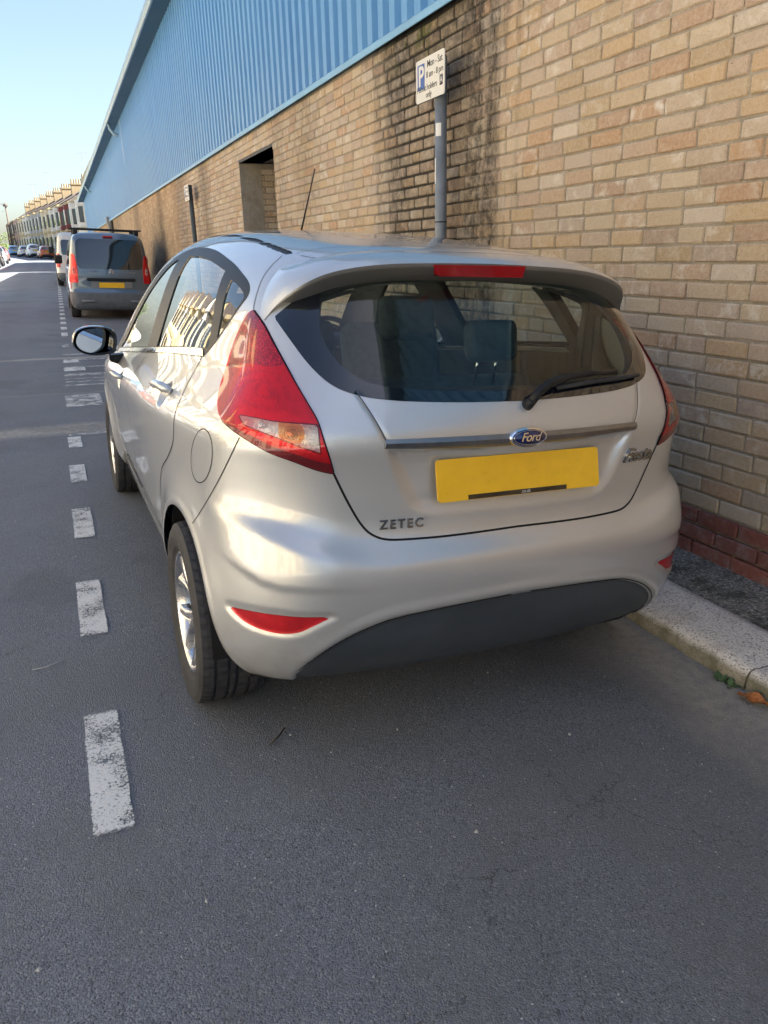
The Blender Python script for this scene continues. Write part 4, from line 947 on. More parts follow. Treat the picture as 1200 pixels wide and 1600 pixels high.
    P = OFF(S.part([LENS, TEX, CLR, AMB, BAND]), -.022); tri_obj('lamp_bowl', P[0], P[1], M_REFLECT, lens[0], P[2]); Q = mirror(*P); tri_obj('lamp_bowl', Q[0], Q[1], M_REFLECT, lens[1], Q[2])
    for (u, v, r, mat, rings) in ((414, 605, .013, M_BULB, 0), (452, 671, .013, M_BULB, 1), (402, 656, .009, M_REFLECT, 0)):
        p, n = hull_hit(u, v, -.014)
        for sx, par in ((1, lens[0]), (-1, lens[1])):
            mb = MB(); pc = Vector((p[0] * sx, p[1], p[2])); nn = Vector((n[0] * sx, n[1], n[2])); M = frame_m(pc, nn)
            rows = [[M @ Vector((r * math.cos(a) * math.cos(b), r * math.sin(a) * math.cos(b), r * .5 * math.sin(b))) for a in np.linspace(0, 2 * math.pi, 25)] for b in np.linspace(0, math.pi / 2, 7)]
            mb.grid(rows)
            for k in range(rings):
                rr = r * (1.35 + .5 * k); mb.tube([M @ Vector((rr * math.cos(a), rr * math.sin(a), 0)) for a in np.linspace(0, 2 * math.pi, 33)], .0012, 6, False)
            mb.build('bulb', mat, par, True)
    # moulded ridges inside the lamp
    def ridge_lines(par, sx):
        for pts, r_ in (([(368, 592), (380, 581), (402, 576), (424, 579), (440, 594), (452, 618), (462, 644)], .0034), ([(374, 612), (380, 598), (400, 590), (420, 592), (430, 604), (434, 622), (430, 634)], .0028), ([(380, 622), (396, 630), (420, 634), (446, 636)], .0030), ([(398, 605), (404, 596), (416, 594), (424, 602), (424, 612), (414, 617), (402, 614), (398, 605)], .0024)):
            P_ = [hull_hit(u_, v_, -.001)[0] * np.array([sx, 1, 1]) for u_, v_ in curve(pts, 5, closed=False)]
            MB().tube(P_, r_, 6).build('lens_ridge', M_LENS_DARK, par, True)
    ridge_lines(lens[0], 1); ridge_lines(lens[1], -1)
    # shut lines: narrow dark channels between the panels
    def ribbon(pn, hw, parent, name='panel_gap', lift=.0009):
        L_, R_ = [], []
        for i, (p, n_) in enumerate(pn):
            a_ = np.array(pn[max(i - 1, 0)][0]); b_ = np.array(pn[min(i + 1, len(pn) - 1)][0]); tg_ = b_ - a_; sd_ = np.cross(tg_, n_); sd_ /= max(np.linalg.norm(sd_), 1e-9)
            c_ = p + n_ * lift; L_.append(c_ + sd_ * hw); R_.append(c_ - sd_ * hw)
        MB().grid([L_, R_]).build(name, M_GAP, parent, True, recalc=False)
        me_ = [tuple(q * np.array([-1, 1, 1])) for q in L_]; mr_ = [tuple(q * np.array([-1, 1, 1])) for q in R_]
        return me_, mr_
    def mirrored(m, parent): MB().grid([m[1], m[0]]).build('panel_gap', M_GAP, parent, True, recalc=False)
    def pxline(pts, n=6, smooth=True): return [hull_hit(*q) for q in (curve(pts, n, closed=False) if smooth else pts)]
    shl = [h for h in pxline(SHUT[:-2], 5)]
    shl = [h for h in shl if h[0][0] < .01]
    mirrored(ribbon(shl, .0030, tg), tg)
    for pts, hw in ((SEAM, .0016), ([(560, 614), (572, 631), (583, 648), (597, 672), (607, 692)], .0013), ([(463, 393), (480, 388), (510, 384), (560, 381.5), (620, 381), (690, 383)], .0009), ([(470, 396), (495, 399.5), (545, 397), (620, 394), (700, 393)], .0009), ([(441, 396), (425, 411), (411, 430), (403, 450), (398, 468), (396, 481)], .0011)): mirrored(ribbon([h for h in pxline(pts) if h[0] is not None and h[0][0] < 0], hw, body), body)
    mirrored(ribbon([hull_hit(315 + 16.5 * math.cos(a) + .06 * -42 * math.sin(a), 709 + 42 * math.sin(a)) for a in np.linspace(0, 2 * math.pi, 41)], .0016, body), body)
    for c in (DOOR_R, DOOR_B, DOOR_F, low): mirrored(ribbon([hull_at_side(*q) for q in c], .0024, body), body)
    mirrored(ribbon([h for h in pxline([(466, 1046), (500, 1021), (540, 996), (580, 977), (620, 963), (700, 945.5), (800, 926)]) if h[0][0] < .005], .0024, bumper, lift=-.0024), bumper)
    mirrored(ribbon(pxline([tuple(q) for q in LIGHT] + [tuple(LIGHT[0])], smooth=False), .0034, body), body)
    # lining: cabin side of pillars, roof and tailgate
    for nm, sel, mat, off in (('headliner', lambda: np.isin(S.L, [BODY, TGATE, DITCH]) & (S.V[S.T].mean(1)[:, 2] > 1.24) & (S.V[S.T].mean(1)[:, 1] < 2.5), M_HEADLINER, -.022),
                              ('cabin_lining', lambda: np.isin(S.L, [BODY, TGATE, DRR, DRF, FRM, FRIT, FLAP, BUMP]) & (S.V[S.T].mean(1)[:, 2] > .5) & (S.V[S.T].mean(1)[:, 2] < 1.30) & (S.V[S.T].mean(1)[:, 1] < 3.15), M_INTERIOR, -.030)):
        TT = S.T[sel()]; u, inv = np.unique(TT, return_inverse=True)
        a, b, c = both(S.V[u] + S.N[u] * off, inv.reshape(-1, 3), S.N[u]); tri_obj(nm, a, b[:, ::-1], mat, root, -c)
    # ---- spoiler over the rear window
    lipuv = [(411, 499), (424, 481), (440, 464), (457, 450.5), (480, 436), (513, 422), (555, 413.5), (598, 409), (640, 407.5), (676, 407.5), (715, 407.5), (751, 408)]
    lip = []
    for u_, v_ in lipuv:
        dd = HR.T @ np.array([(u_ - 600) / FPX, (v_ - 800) / FPX, 1.]); tt = np.linspace(1, 3, 4000); P = HC + tt[:, None] * dd
        yl = .275 + .17 * np.abs(P[:, 0]) ** 2 + .42 * np.abs(P[:, 0]) ** 7
        i = np.where(P[:, 1] > yl)[0][0]; hp_, hn_ = hull_hit(u_, v_); wq = smoothstep(0, 4.5, len(lip)); lip.append(P[i] if hp_ is None else P[i] * wq + hp_ * (1 - wq))
    lip = np.array(lip); lip[-1, 0] = 0
    rows = []
    n = 40; tpar = np.linspace(0, len(lip) - 1, n); lp = np.stack([np.interp(tpar, range(len(lip)), lip[:, k]) for k in range(3)], 1)
    for _ in range(3): lp[1:-1] = (lp[:-2] + 2 * lp[1:-1] + lp[2:]) / 4
    for i, p in enumerate(lp):
        w = smoothstep(0, 10, i)
        def on_hull(x, y, z):
            o = np.array([0, y + .25, .8]); dr_ = np.array([x, y, z]) - o; s = np.linspace(.3, 1.6, 900); Pp = o + s[:, None] * dr_; k = np.where(hull_F(Pp) > 0)[0]; return Pp[k[0]]
        q0 = on_hull(p[0] * (1.0 - .05 * w), p[1] + .07 + .11 * w, p[2] + .035 + .045 * w)
        nrm = hull_n(q0); q0 = q0 - nrm * .002
        m1 = q0 * .5 + p * .5 + nrm * (.002 + .014 * w); m2 = q0 * .16 + p * .84 + nrm * (.001 + .010 * w)
        we = smoothstep(0, 7, i); inn = np.array([-p[0] * .12, .035 + .02 * w, -.012 - .02 * w]) * (.12 + .88 * we)
        lipb = p + np.array([0, .004, -.007 - .004 * w]) * (.1 + .9 * we)
        b1 = lipb + inn * .45 + np.array([0, 0, -.004]); b2 = lipb + inn * 1.1; b3 = on_hull(b2[0] * .985, b2[1], b2[2] - .004)
        rows.append([q0, m1, m2, p, lipb, b1, b2, b3 + (b3 - b2) * .15])
    rows = np.array(rows); full = np.concatenate([rows, (rows * [-1, 1, 1])[::-1][1:]])
    up = full[:, :4]; dn = full[:, 3:]
    def dense(P, k=5):
        out = []
        for r in P:
            c = curve3(r, k); out.append(c)
        return out
    sp = MB().grid(dense(up)).build('spoiler', M_SILVER, root, True)
    MB().grid(dense(dn)).build('spoiler_underside', principled('spoiler_under', (.20, .20, .19), .42, .4, coat=.5), sp, True)
    # high brake light
    hb = MB(); pts = []
    for u_ in np.linspace(679, 822, 13):
        col = []
        for k, v_ in enumerate(np.linspace(410, 428, 5)):
            vv = v_ + .020 * abs(u_ - 751) ** 1.0 * .1 + (u_ - 679) / 143 * 2.5
            uu = u_ + (v_ - 410) * (.33 if u_ < 751 else -.33) * (abs(u_ - 751) / 72) ** 4
            dd = HR.T @ np.array([(uu - 600) / FPX, (vv - 800) / FPX, 1.]); s = (.268 + .012 * k / 4 + .17 * 0.02 - HC[1]) / dd[1]; col.append(HC + s * dd)
        pts.append(col)
    pts = np.array(pts); back = pts + np.array([0, .05, .0])
    hb.grid(pts.tolist())
    ring = [tuple(p) for p in pts[0]] + [tuple(p) for p in pts[1:, -1]] + [tuple(p) for p in pts[-1, ::-1][1:]] + [tuple(p) for p in pts[::-1, 0][1:]]
    rb = [(a[0], a[1] + .06, a[2] + .004) for a in ring]; hb.grid([ring, rb])
    hb.build('high_brake_light', M_LENS_RED, sp, True)
    # ---- satin bar, badge, number plate, lettering
    bar = MB(); rws = []
    for x in np.linspace(-.398, .398, 41):
        hz = .0155 - .004 * (abs(x) / .4) ** 2; zc = .9145 + .004 * (abs(x) / .4) ** 2; y = float(rear_y(np.array(x), np.array(.935)))
        rws.append([(x, y + .02, zc + hz), (x, y - .006, zc + hz), (x, y - .013, zc + hz * .3), (x, y - .011, zc - hz * .6), (x, y - .004, zc - hz), (x, y + .02, zc - hz)])
    bar.grid(rws); bar.add([rws[0][k] for k in range(6)], [(0, 1, 2, 3, 4, 5)]); bar.add([rws[-1][k] for k in range(6)], [(5, 4, 3, 2, 1, 0)])
    bar.build('trim_bar', M_SATIN, tg, False, bevel=None)
    p, nn = hull_hit(824, 677.5); p = np.array([0, p[1], .9195]); nb = hull_n(np.array([0, rear_y(np.array(0.), np.array(.95)), .95])); nb = np.array([0, -1, .12]); p[1] = float(rear_y(np.array(0.), np.array(.935))) - .014
    Mb = frame_m(p, nb)
    def oval(rx, rz, z0, z1, k=40): return [[(rx * s * math.cos(a), rz * s * math.sin(a), z) for a in np.linspace(0, 2 * math.pi, k + 1)] for s, z in ((1, z0), (1, z1 * .6), (.97, z1), (0.001, z1 + .003))]
    b = MB().grid(oval(.0585, .0265, -.012, .004)); badge = b.build('badge', M_CHROME, tg, True); badge.data.transform(Mb)
    b = MB().grid(oval(.053, .0215, .003, .0065)); o = b.build('badge_field', M_BLUE, badge, True); o.data.transform(Mb)
    text_obj('badge_lettering', 'Ford', .033, .0008, M_CHROME, badge, Mb @ Matrix.Translation((0, .0005, .0098)), shear=.35, bold=.0004, spacing=.92)
    b = MB(); ov = [Mb @ Vector((.0495 * math.cos(a), .0185 * math.sin(a), .0085)) for a in np.linspace(0, 2 * math.pi, 41)]; b.tube(ov, .0007, 5, False); b.build('badge_ring', M_CHROME, badge, True)
    # plate: leans forward like the recess behind it
    y_t = float(rear_y(np.array(.1), np.array(.865))); y_b = float(rear_y(np.array(.1), np.array(.765)))
    pn = Vector((0, -1, .24)).normalized(); gx, gz_ = np.meshgrid(np.linspace(-.26, .26, 27), np.linspace(-.056, .056, 9)); zz_ = .8145 + gz_ * pn.y * -1
    py_ = float((rear_y(gx, zz_) - gz_ * .24 / 1.03).min()) - .003; pm = np.array([.004, py_, .8145]); Mp = frame_m(pm, pn)
    pl = MB(); r = .011; w, h = .26, .0555
    rr = [(sx * (w - r) + r * math.cos(a), sz * (h - r) + r * math.sin(a)) for sx, sz, a0 in ((1, 1, 0), (-1, 1, 90), (-1, -1, 180), (1, -1, 270)) for a in np.radians(np.linspace(a0, a0 + 90, 6))]
    pl.prism(rr, -.004, .0); plate = pl.build('number_plate', M_YELLOW, tg); plate.data.transform(Mp)
    ps = MB().box(-.17, .145, -.0545, -.042, .0, .0012).build('dealer_strip', M_GLOSSBLK, plate); ps.data.transform(Mp)
    text_obj('dealer_lettering', '.co.uk', .0125, .0002, M_WHITE, plate, Mp @ Matrix.Translation((.01, -.0478, .0016)))
    for sx in (-1, 1):
        so_ = MB().tube([(sx * .20, 0, -.002), (sx * .20, 0, .0015)], .006, 10).build('screw_cap', M_YELLOW, plate); so_.data.transform(Mp)
    # lettering, placed on the tailgate skin
    def letter(name, body_, uv_, size, depth, **kw):
        p, nn = hull_hit(*uv_); c = Vector(p)
        M = frame_m(c, nn); o = text_obj(name, body_, size, depth, M_LETTER, tg, M, **kw)
        n_ = len(o.data.vertices); co = np.empty(n_ * 3, np.float32); o.data.vertices.foreach_get('co', co); co = co.reshape(-1, 3).astype(float)
        h_ = (co - np.array(c)) @ np.array(nn); base_ = co - h_[:, None] * np.array(nn); lo_ = np.full(n_, -.06); hi_ = np.full(n_, .06)   # lay each letter on the curved skin
        for _ in range(18): m_ = (lo_ + hi_) / 2; ins_ = hull_F(base_ + m_[:, None] * np.array(nn)) < 0; lo_ = np.where(ins_, m_, lo_); hi_ = np.where(ins_, hi_, m_)
        co = base_ + (lo_ + h_ + depth * .8)[:, None] * np.array(nn); o.data.vertices.foreach_set('co', co.astype(np.float32).ravel()); o.data.update(); return o
    letter('trim_lettering', 'ZETEC', (627, 815), .034, .0034, bold=.0007, spacing=1.28).data.transform(Matrix.Identity(4))
    letter('model_lettering', 'Fiesta', (995, 707), .060, .0034, shear=.38, bold=.0004, spacing=.90)
    # ---- rear wiper
    wp = [hull_hit(u_, v_) for u_, v_ in ((824, 629), (833, 616), (850, 604), (880, 594), (915, 588), (955, 584), (992, 583))]
    offs = [.020, .030, .034, .032, .028, .022, .016]
    arm = MB(); pa = [Vector(p) + Vector(n_) * o_ for (p, n_), o_ in zip(wp, offs)]
    arm.tube(pa[:6], [.013, .013, .012, .010, .0075, .006], 12); wiper = arm.build('wiper', M_BLKTRIM, tg, True)
    bl = MB(); pb = [Vector(p) + Vector(n_) * .012 for p, n_ in [hull_hit(u_, v_) for u_, v_ in ((868, 606), (900, 600), (930, 595), (962, 591), (994, 586))]]
    bl.tube(pb, [.006, .007, .007, .007, .005], 8); bl.build('wiper_blade', M_RUBBER, wiper, True)
    pv = MB(); q, n_ = wp[0]; pv.tube([Vector(q) - Vector(n_) * .004, Vector(q) + Vector(n_) * .028], [.017, .012], 16); pv.build('wiper_pivot', M_BLKTRIM, wiper, True)
    # ---- door handles, mirrors, aerial
    for sx in (-1, 1):
        for (yc, zc, par) in ((.96, .925, doors_r), (2.11, .818, doors_f)):
            hb = MB(); Mh = None
            p, nn = hull_at_side(yc, zc); pts = []
            for k, a in enumerate(np.linspace(-1, 1, 13)):
                y_ = yc + .02 + a * .095; q, nq = hull_at_side(y_, zc + .012 - .006 * a); o_ = .030 * (1 - a ** 6) + .002
                pts.append(Vector((q[0] * -sx, q[1], q[2])) + Vector((nq[0] * -sx, nq[1], nq[2])) * o_)
            hb.tube(pts, [.010] + [.0145] * 11 + [.010], 12)
            for v_i, v_ in enumerate(hb.v):
                pass
            hb.build('handle', M_SILVER, par[0 if sx == -1 else 1], True)
        # mirror
        c = Vector((-sx * -.0, 0, 0))
        mb = MB(); cx, cy_, cz = sx * .905, 2.46, .968
        prof = [(-.112, -.005), (-.095, .045), (-.05, .070), (.02, .075), (.075, .062), (.10, .03), (.10, -.02), (.085, -.055), (.03, -.070), (-.04, -.068), (-.09, -.045)]
        prof = curve(prof, 4)
        rws = []
        for yy, sc_ in ((-.050, .80), (-.075, .93), (-.06, .98), (.0, .97), (.05, .82), (.085, .55), (.095, .2)):
            rws.append([(cx + (a * sc_ if sx < 0 else -a * sc_), cy_ + yy, cz + b * sc_) for a, b in list(prof) + [prof[0]]])
        mb.grid(rws[1:]); mir = mb.build('wing_mirror', M_GLOSSBLK if True else M_SILVER, root, True)
        mb = MB().grid(rws[:2]).build('mirror_rim', M_BLKTRIM, mir, True)
        gp = [(cx + (a * .82 if sx < 0 else -a * .82), cy_ - .050 + a * .40 - b * .10, cz + b * .80) for a, b in prof]
        g_ = MB(); g_.add(gp + [(q[0], q[1] + .002, q[2]) for q in gp], [tuple(range(len(gp)))]); g_.build('mirror_glass', principled('mirror_silver', (.72, .78, .80), .03, 1.0), mir, recalc=False)
        ft = MB(); ft.grid([[(sx * .745, 2.46, .90), (sx * .745, 2.56, .90), (sx * .745, 2.56, .83), (sx * .745, 2.46, .83), (sx * .745, 2.46, .90)], [(sx * .84, 2.44, .895), (sx * .84, 2.52, .895), (sx * .84, 2.52, .862), (sx * .84, 2.44, .862), (sx * .84, 2.44, .895)]]); ft.build('mirror_foot', M_BLKTRIM, mir)
    an = MB(); a0 = Vector((0, 1.95, 1.474))
    an.tube([a0, a0 + Vector((0, 0, .02))], [.02, .012], 12); ae = an.build('aerial', M_BLKTRIM, root, True)
    an = MB().tube([a0 + Vector((0, 0, .015)), a0 + Vector((0.0, -.20, .265))], [.0042, .0026], 8).build('aerial_rod', M_BLKTRIM, ae, True)
    # ---- roof and seam groove lines
    # ---- wheels
    wheel = build_wheel('wheel', root, .288, .195, .196)
    for (x_, y_) in ((-.735, YRW), (.735, YRW), (-.735, YFW), (.735, YFW)):
        w_ = wheel if (x_, y_) == (-.735, YRW) else copy_tree(wheel, root)
        w_.location = (x_, y_, ZW + .002); w_.rotation_euler = (random.uniform(0, 1), 0, 0 if x_ < 0 else math.pi)
        if x_ > 0: w_.rotation_euler = (0, 0, math.pi)
    for sx in (-1, 1):
        for yc in (YRW, YFW):
            lm = MB(); rws = []
            for x_ in (.84, .80, .52):
                rws.append([(sx * min(x_, float(side_x(np.array(yc), np.array(.45))) + .004 if x_ > .8 else x_), yc + .347 * math.cos(a), ZW + .347 * math.sin(a)) for a in np.linspace(.12, math.pi - .02, 40)])
            lm.grid(rws); c = len(lm.v); lm.add([(sx * .52, yc, ZW)] + rws[2], [(0, i, i + 1) for i in range(1, 40)]); lm.build('wheel_arch_liner', M_GAP, root, True)
    MB().box(-.70, .70, .30, 3.7, .21, .24).build('floor_pan', M_GAP, root)
    # ---- cabin
    def rbox(name, c, s, rx, mat, par=root, bev=.05):
        m = MB().cbox(-s[0] / 2, s[0] / 2, -s[1] / 2, s[1] / 2, -s[2] / 2, s[2] / 2, bev).build(name, mat, par, True); m.location = c; m.rotation_euler = (rx, 0, 0); return m
    for sx in (-1, 1):
        st_ = rbox('front_seat', (sx * .42, 1.78, .78), (.50, .13, .64), -.30, M_SEAT, root, .06)
        rbox('seat_headrest', (sx * .42, 1.665, 1.125), (.27, .10, .20), -.2, M_SEAT, root, .05)
        rbox('seat_cushion', (sx * .36, 2.08, .50), (.50, .52, .16), .1, M_SEAT, root, .06)
        rbox('rear_headrest', (sx * .36, .825, 1.095), (.205, .085, .15), -.2, M_SEAT, root, .04)
        for k in (-.05, .05): MB().tube([(sx * .36 + k * .8, .855, .93), (sx * .36 + k * .8, .835, 1.05)], .006, 8).build('headrest_post', M_CHROME, root, True)
    rbox('rear_seat', (0, .90, .70), (1.22, .14, .52), -.25, M_SEAT, root, .05)
    rbox('parcel_shelf', (0, .52, .925), (1.16, .50, .025), 0, M_INTERIOR, root, .01)
    rbox('dashboard', (0, 2.95, .84), (1.36, .45, .22), 0, M_INTERIOR, root, .08)
    rbox('centre_console', (0, 2.2, .48), (.22, 1.2, .25), 0, M_INTERIOR, root, .04)
    sw = MB(); Msw = Matrix.Translation((.36, 2.52, .90)) @ Euler((math.radians(68), 0, 0)).to_matrix().to_4x4()
    sw.tube([Msw @ Vector((.18 * math.cos(a), .18 * math.sin(a), 0)) for a in np.linspace(0, 2 * math.pi, 33)], .015, 8, False)
    for a in (0, math.pi, -math.pi / 2): sw.tube([Msw @ Vector((0, 0, 0)), Msw @ Vector((.18 * math.cos(a), .18 * math.sin(a), 0))], .016, 6)
    sw.build('steering_wheel', M_INTERIOR, root, True)
    rbox('inner_mirror', (0, 2.62, 1.30), (.22, .03, .06), 0, M_INTERIOR, root, .015)
    return root
def curve3(P, k):
    P = np.asarray(P, float); n = len(P); out = []
    for i in range(n - 1):
        p0, p1, p2, p3 = P[max(i - 1, 0)], P[i], P[i + 1], P[min(i + 2, n - 1)]
        m1 = (p2 - p0) / 2; m2 = (p3 - p1) / 2; L = np.linalg.norm(p2 - p1)
        m1 = m1 * min(1, L / max(np.linalg.norm(m1), 1e-9)); m2 = m2 * min(1, L / max(np.linalg.norm(m2), 1e-9))
        for t in np.linspace(0, 1, k, endpoint=False): out.append((2 * t**3 - 3 * t**2 + 1) * p1 + (t**3 - 2 * t**2 + t) * m1 + (-2 * t**3 + 3 * t**2) * p2 + (t**3 - t**2) * m2)
    out.append(P[-1]); return [tuple(p) for p in out]
def build_wheel(name, parent, R, Wd, rim, na=160):
    """axle along X, outer face towards -X; tyre with grooves, alloy of five forked spokes"""
    hw = Wd / 2
    prof = [(hw * .80, rim - .004), (hw * .95, rim + .015), (hw * 1.02, rim + .045), (hw * .99, R - .022), (hw * .90, R - .006), (hw * .74, R - .001)]
    half = []
    for x0 in (.52, .12):   # grooves
        half += [(hw * (x0 + .055), R), (hw * (x0 + .05), R - .008), (hw * (x0 - .05), R - .008), (hw * (x0 - .055), R)]
    full = prof + half; full = full + [(-x, r) for x, r in reversed(full)]
    full = [(-x, r) for x, r in full]
    t = MB(); rows = []
    for i in range(na + 1):
        a = 2 * math.pi * i / na; row = []
        for j, (x, r) in enumerate(full):
            if r > R - .002 and (abs(x) < hw * .8) and i % 3 == 0: r -= .003
            row.append((x, r * math.cos(a), r * math.sin(a)))
        rows.append(row)
    t.grid(rows); root = t.build(name, M_RUBBER, parent, False)
    w = MB(); lip = [(-hw * .80, rim), (-hw * .88, rim - .004), (-hw * .86, rim - .012), (-hw * .55, rim - .022), (hw * .6, rim - .03), (hw * .7, rim)]
    w.grid([[(x, r * math.cos(a), r * math.sin(a)) for x, r in lip] for a in np.linspace(0, 2 * math.pi, 65)])
    ri = w.build('rim', M_ALLOY, root, True)
    for k in range(5):
        for s in (-1, 1):
            a0 = 2 * math.pi * k / 5; sp = []
            for q in np.linspace(0, 1, 9):
                r = .035 + q * (rim - .05); a = a0 + s * (.05 + .30 * q ** 1.3); x = -hw * (.50 + .26 * q) ; wd = .020 - .006 * q + .010 * q ** 4
                dr = np.array([math.cos(a), math.sin(a)]); dt = np.array([-math.sin(a), math.cos(a)])
                P = lambda off, xx: (xx, *(dr * r + dt * off)); sp.append([P(-wd, x + .025), P(-wd * .85, x), P(0, x - .006), P(wd * .85, x), P(wd, x + .025), P(-wd, x + .025)])
            MB().grid(sp).build('spoke', M_ALLOY, ri, True)
    MB().tube([(-hw * .30, 0, 0), (-hw * .58, 0, 0)], [.055, .045], 24).build('hub', M_ALLOY, ri, True)
    MB().tube([(-hw * .57, 0, 0), (-hw * .62, 0, 0)], [.028, .026], 24).build('centre_cap', M_BLUE, ri, True)
    MB().tube([(-hw * .2, 0, 0), (-hw * .1, 0, 0)], [.13, .13], 32).build('brake_disc', principled('brake', (.16, .15, .14), .5, .8), root, True) if 'brake' not in bpy.data.materials else MB().tube([(-hw * .2, 0, 0), (-hw * .1, 0, 0)], [.13, .13], 32).build('brake_disc', bpy.data.materials['brake'], root, True)
    MB().tube([(.0, 0, 0), (hw * .3, 0, 0)], [rim - .03, rim - .03], 40).build('wheel_back', M_GAP, root, True)
    return root
HATCH = build_hatchback()
# ------------------------------------------------------------------ other vehicles
M_DARKGLASS = principled('dark_glass', (.012, .015, .018), .05, coat=1.0, spec=.8)
def shell_grid(F, yr, yf, z0, nr, ns, nf, ne, tmax=2.2):
    o = []; d = []
    for t in np.linspace(0, np.pi / 2, nr, endpoint=False): o.append(yr); d.append((-math.sin(t), -math.cos(t)))
    for y in np.linspace(yr, yf, ns, endpoint=False): o.append(y); d.append((-1, 0))
    for t in np.linspace(0, np.pi / 2, nf): o.append(yf); d.append((-math.cos(t), math.sin(t)))
    o = np.array(o); d = np.array(d); e = np.linspace(0, 1, ne); ph = np.radians(pchip([0, .08, .82, 1], [-55, -36, 46, 90], e))
    O = np.zeros((len(o), ne, 3)); D = np.zeros_like(O); O[..., 1] = o[:, None]; O[..., 2] = z0
    D[..., 0] = d[:, None, 0] * np.cos(ph); D[..., 1] = d[:, None, 1] * np.cos(ph); D[..., 2] = np.sin(ph)
    lo = np.zeros(O.shape[:2]); hi = np.full(O.shape[:2], tmax)
    for _ in range(20):
        m = (lo + hi) / 2; ins = F(O + D * m[..., None]) < 0; lo = np.where(ins, m, lo); hi = np.where(ins, hi, m)
    G = O + D * lo[..., None]; V = G.reshape(-1, 3); T = grid_tris(*G.shape[:2]); N = vert_normals(V, T)
    if N[:, 0].mean() > 0: T = T[:, ::-1]; N = -N
    return Shell(V, T, N)
def van_F(p):
    """tall box-like people carrier"""
    Wd, Ht, Ln, hood = p
    def F(P):
        x, y, z = np.abs(P[..., 0]), P[..., 1], P[..., 2]
        B = pchip([.15, .25, .45, .7, .95, 1.1, 1.4, 1.7, 1.9, 2.2], np.array([.80, .96, 1.0, 1.0, .975, .945, .90, .835, .79, .72]) * Wd, z * 1.8 / Ht)
        B = B - .05 * np.clip((.7 - y) / .7, 0, 1) ** 2 - .16 * np.clip((y - Ln + 1.2) / 1.2, 0, 1.3) ** 2.2
        R = pchip([.15, .28, .38, .52, .58, .62, .9, 1.05, 1.4, 1.7, 1.85, 2.2], [.12, .03, .0, .0, .015, .05, .055, .07, .13, .20, .27, .45], z * 1.8 / Ht) + .06 * x ** 2 + .06 * x ** 6
        zr = pchip([-.2, .15, .6, 1.5, Ln - 2.0, Ln - 1.75, Ln - 1.0, Ln - .75, Ln - .2, Ln + .1], [Ht - .10, Ht - .04, Ht - .005, Ht, Ht - .03, Ht - .10, hood + .12, hood, hood - .18, hood - .5], y) - .07 * x ** 2.4
        Fr = pchip([.15, .3, .5, .8, 1.1], [Ln - .12, Ln - .02, Ln, Ln - .06, Ln - .4], z) - .25 * x ** 2.2
        f = smax(x - B, R - y, .14); f = smax(f, y - Fr, .3); f = smax(f, z - zr, .16); return smax(f, .19 - z, .05)
    return F
def put_wheels(root, xs, ys, r, w=.20):
    wh = simple_wheel(root, r, w)
    for i, (x, y) in enumerate([(a, b) for a in (-xs, xs) for b in ys]):
        o = wh if i == 0 else copy_tree(wh, root); o.location = (x, y, r); o.rotation_euler = (0, 0, 0 if x < 0 else math.pi)
def simple_wheel(parent, r, w):
    t = MB(); prof = [(w * .42, r * .64), (w * .5, r * .78), (w * .48, r * .93), (w * .38, r), (-w * .38, r), (-w * .48, r * .93), (-w * .5, r * .78), (-w * .42, r * .64)]
    t.grid([[(x, q * math.cos(a), q * math.sin(a)) for x, q in prof] for a in np.linspace(0, 2 * math.pi, 33)]); o = t.build('wheel', M_RUBBER, parent, True)
    d = MB(); d.tube([(-w * .40, 0, 0), (-w * .30, 0, 0)], [r * .62, r * .66], 24); d.build('rim', M_ALLOY, o, False); return o
def sp_emit(S, lab, name, mat, parent, off=0.0, centre=True):
    P = S.part(lab)
    if not len(P[1]): return []
    P = (P[0] + P[2] * off, P[1], P[2])
    if centre: a, b, c = both(*P); return [tri_obj(name, a, b, mat, parent, c)]
    Q = mirror(*P); return [tri_obj(name, P[0], P[1], mat, parent, P[2]), tri_obj(name, Q[0], Q[1], mat, parent, Q[2])]
def rect_sd(a, b, a0, a1, b0, b1, r):
    qa = np.abs(a - (a0 + a1) / 2) - (a1 - a0) / 2 + r; qb = np.abs(b - (b0 + b1) / 2) - (b1 - b0) / 2 + r
    return np.hypot(np.maximum(qa, 0), np.maximum(qb, 0)) + np.minimum(np.maximum(qa, qb), 0) - r
def orient(o, x, y, zoff=0.0, roll=None, back=False):
    """stand a vehicle on the cambered road, nose along the street"""
    e = .7; zc = gz(x, y); sx = (gz(x + e, y) - gz(x - e, y)) / (2 * e); sy = (gz(x, y + 1.5) - gz(x, y - 1.5)) / 3; hd = float(shift(y + 2) - shift(y - 2)) / 4
    Yv = Vector((hd, 1, sy)).normalized(); Xv = Vector((1, 0, sx)); Xv = (Xv - Yv * Xv.dot(Yv)).normalized(); Zv = Xv.cross(Yv)
    M = Matrix([[Xv[i], Yv[i], Zv[i], (x, y, zc + zoff)[i]] for i in range(3)] + [[0, 0, 0, 1]])
    o.matrix_world = M @ Matrix.Rotation(math.pi, 4, 'Z') if back else M
    return o
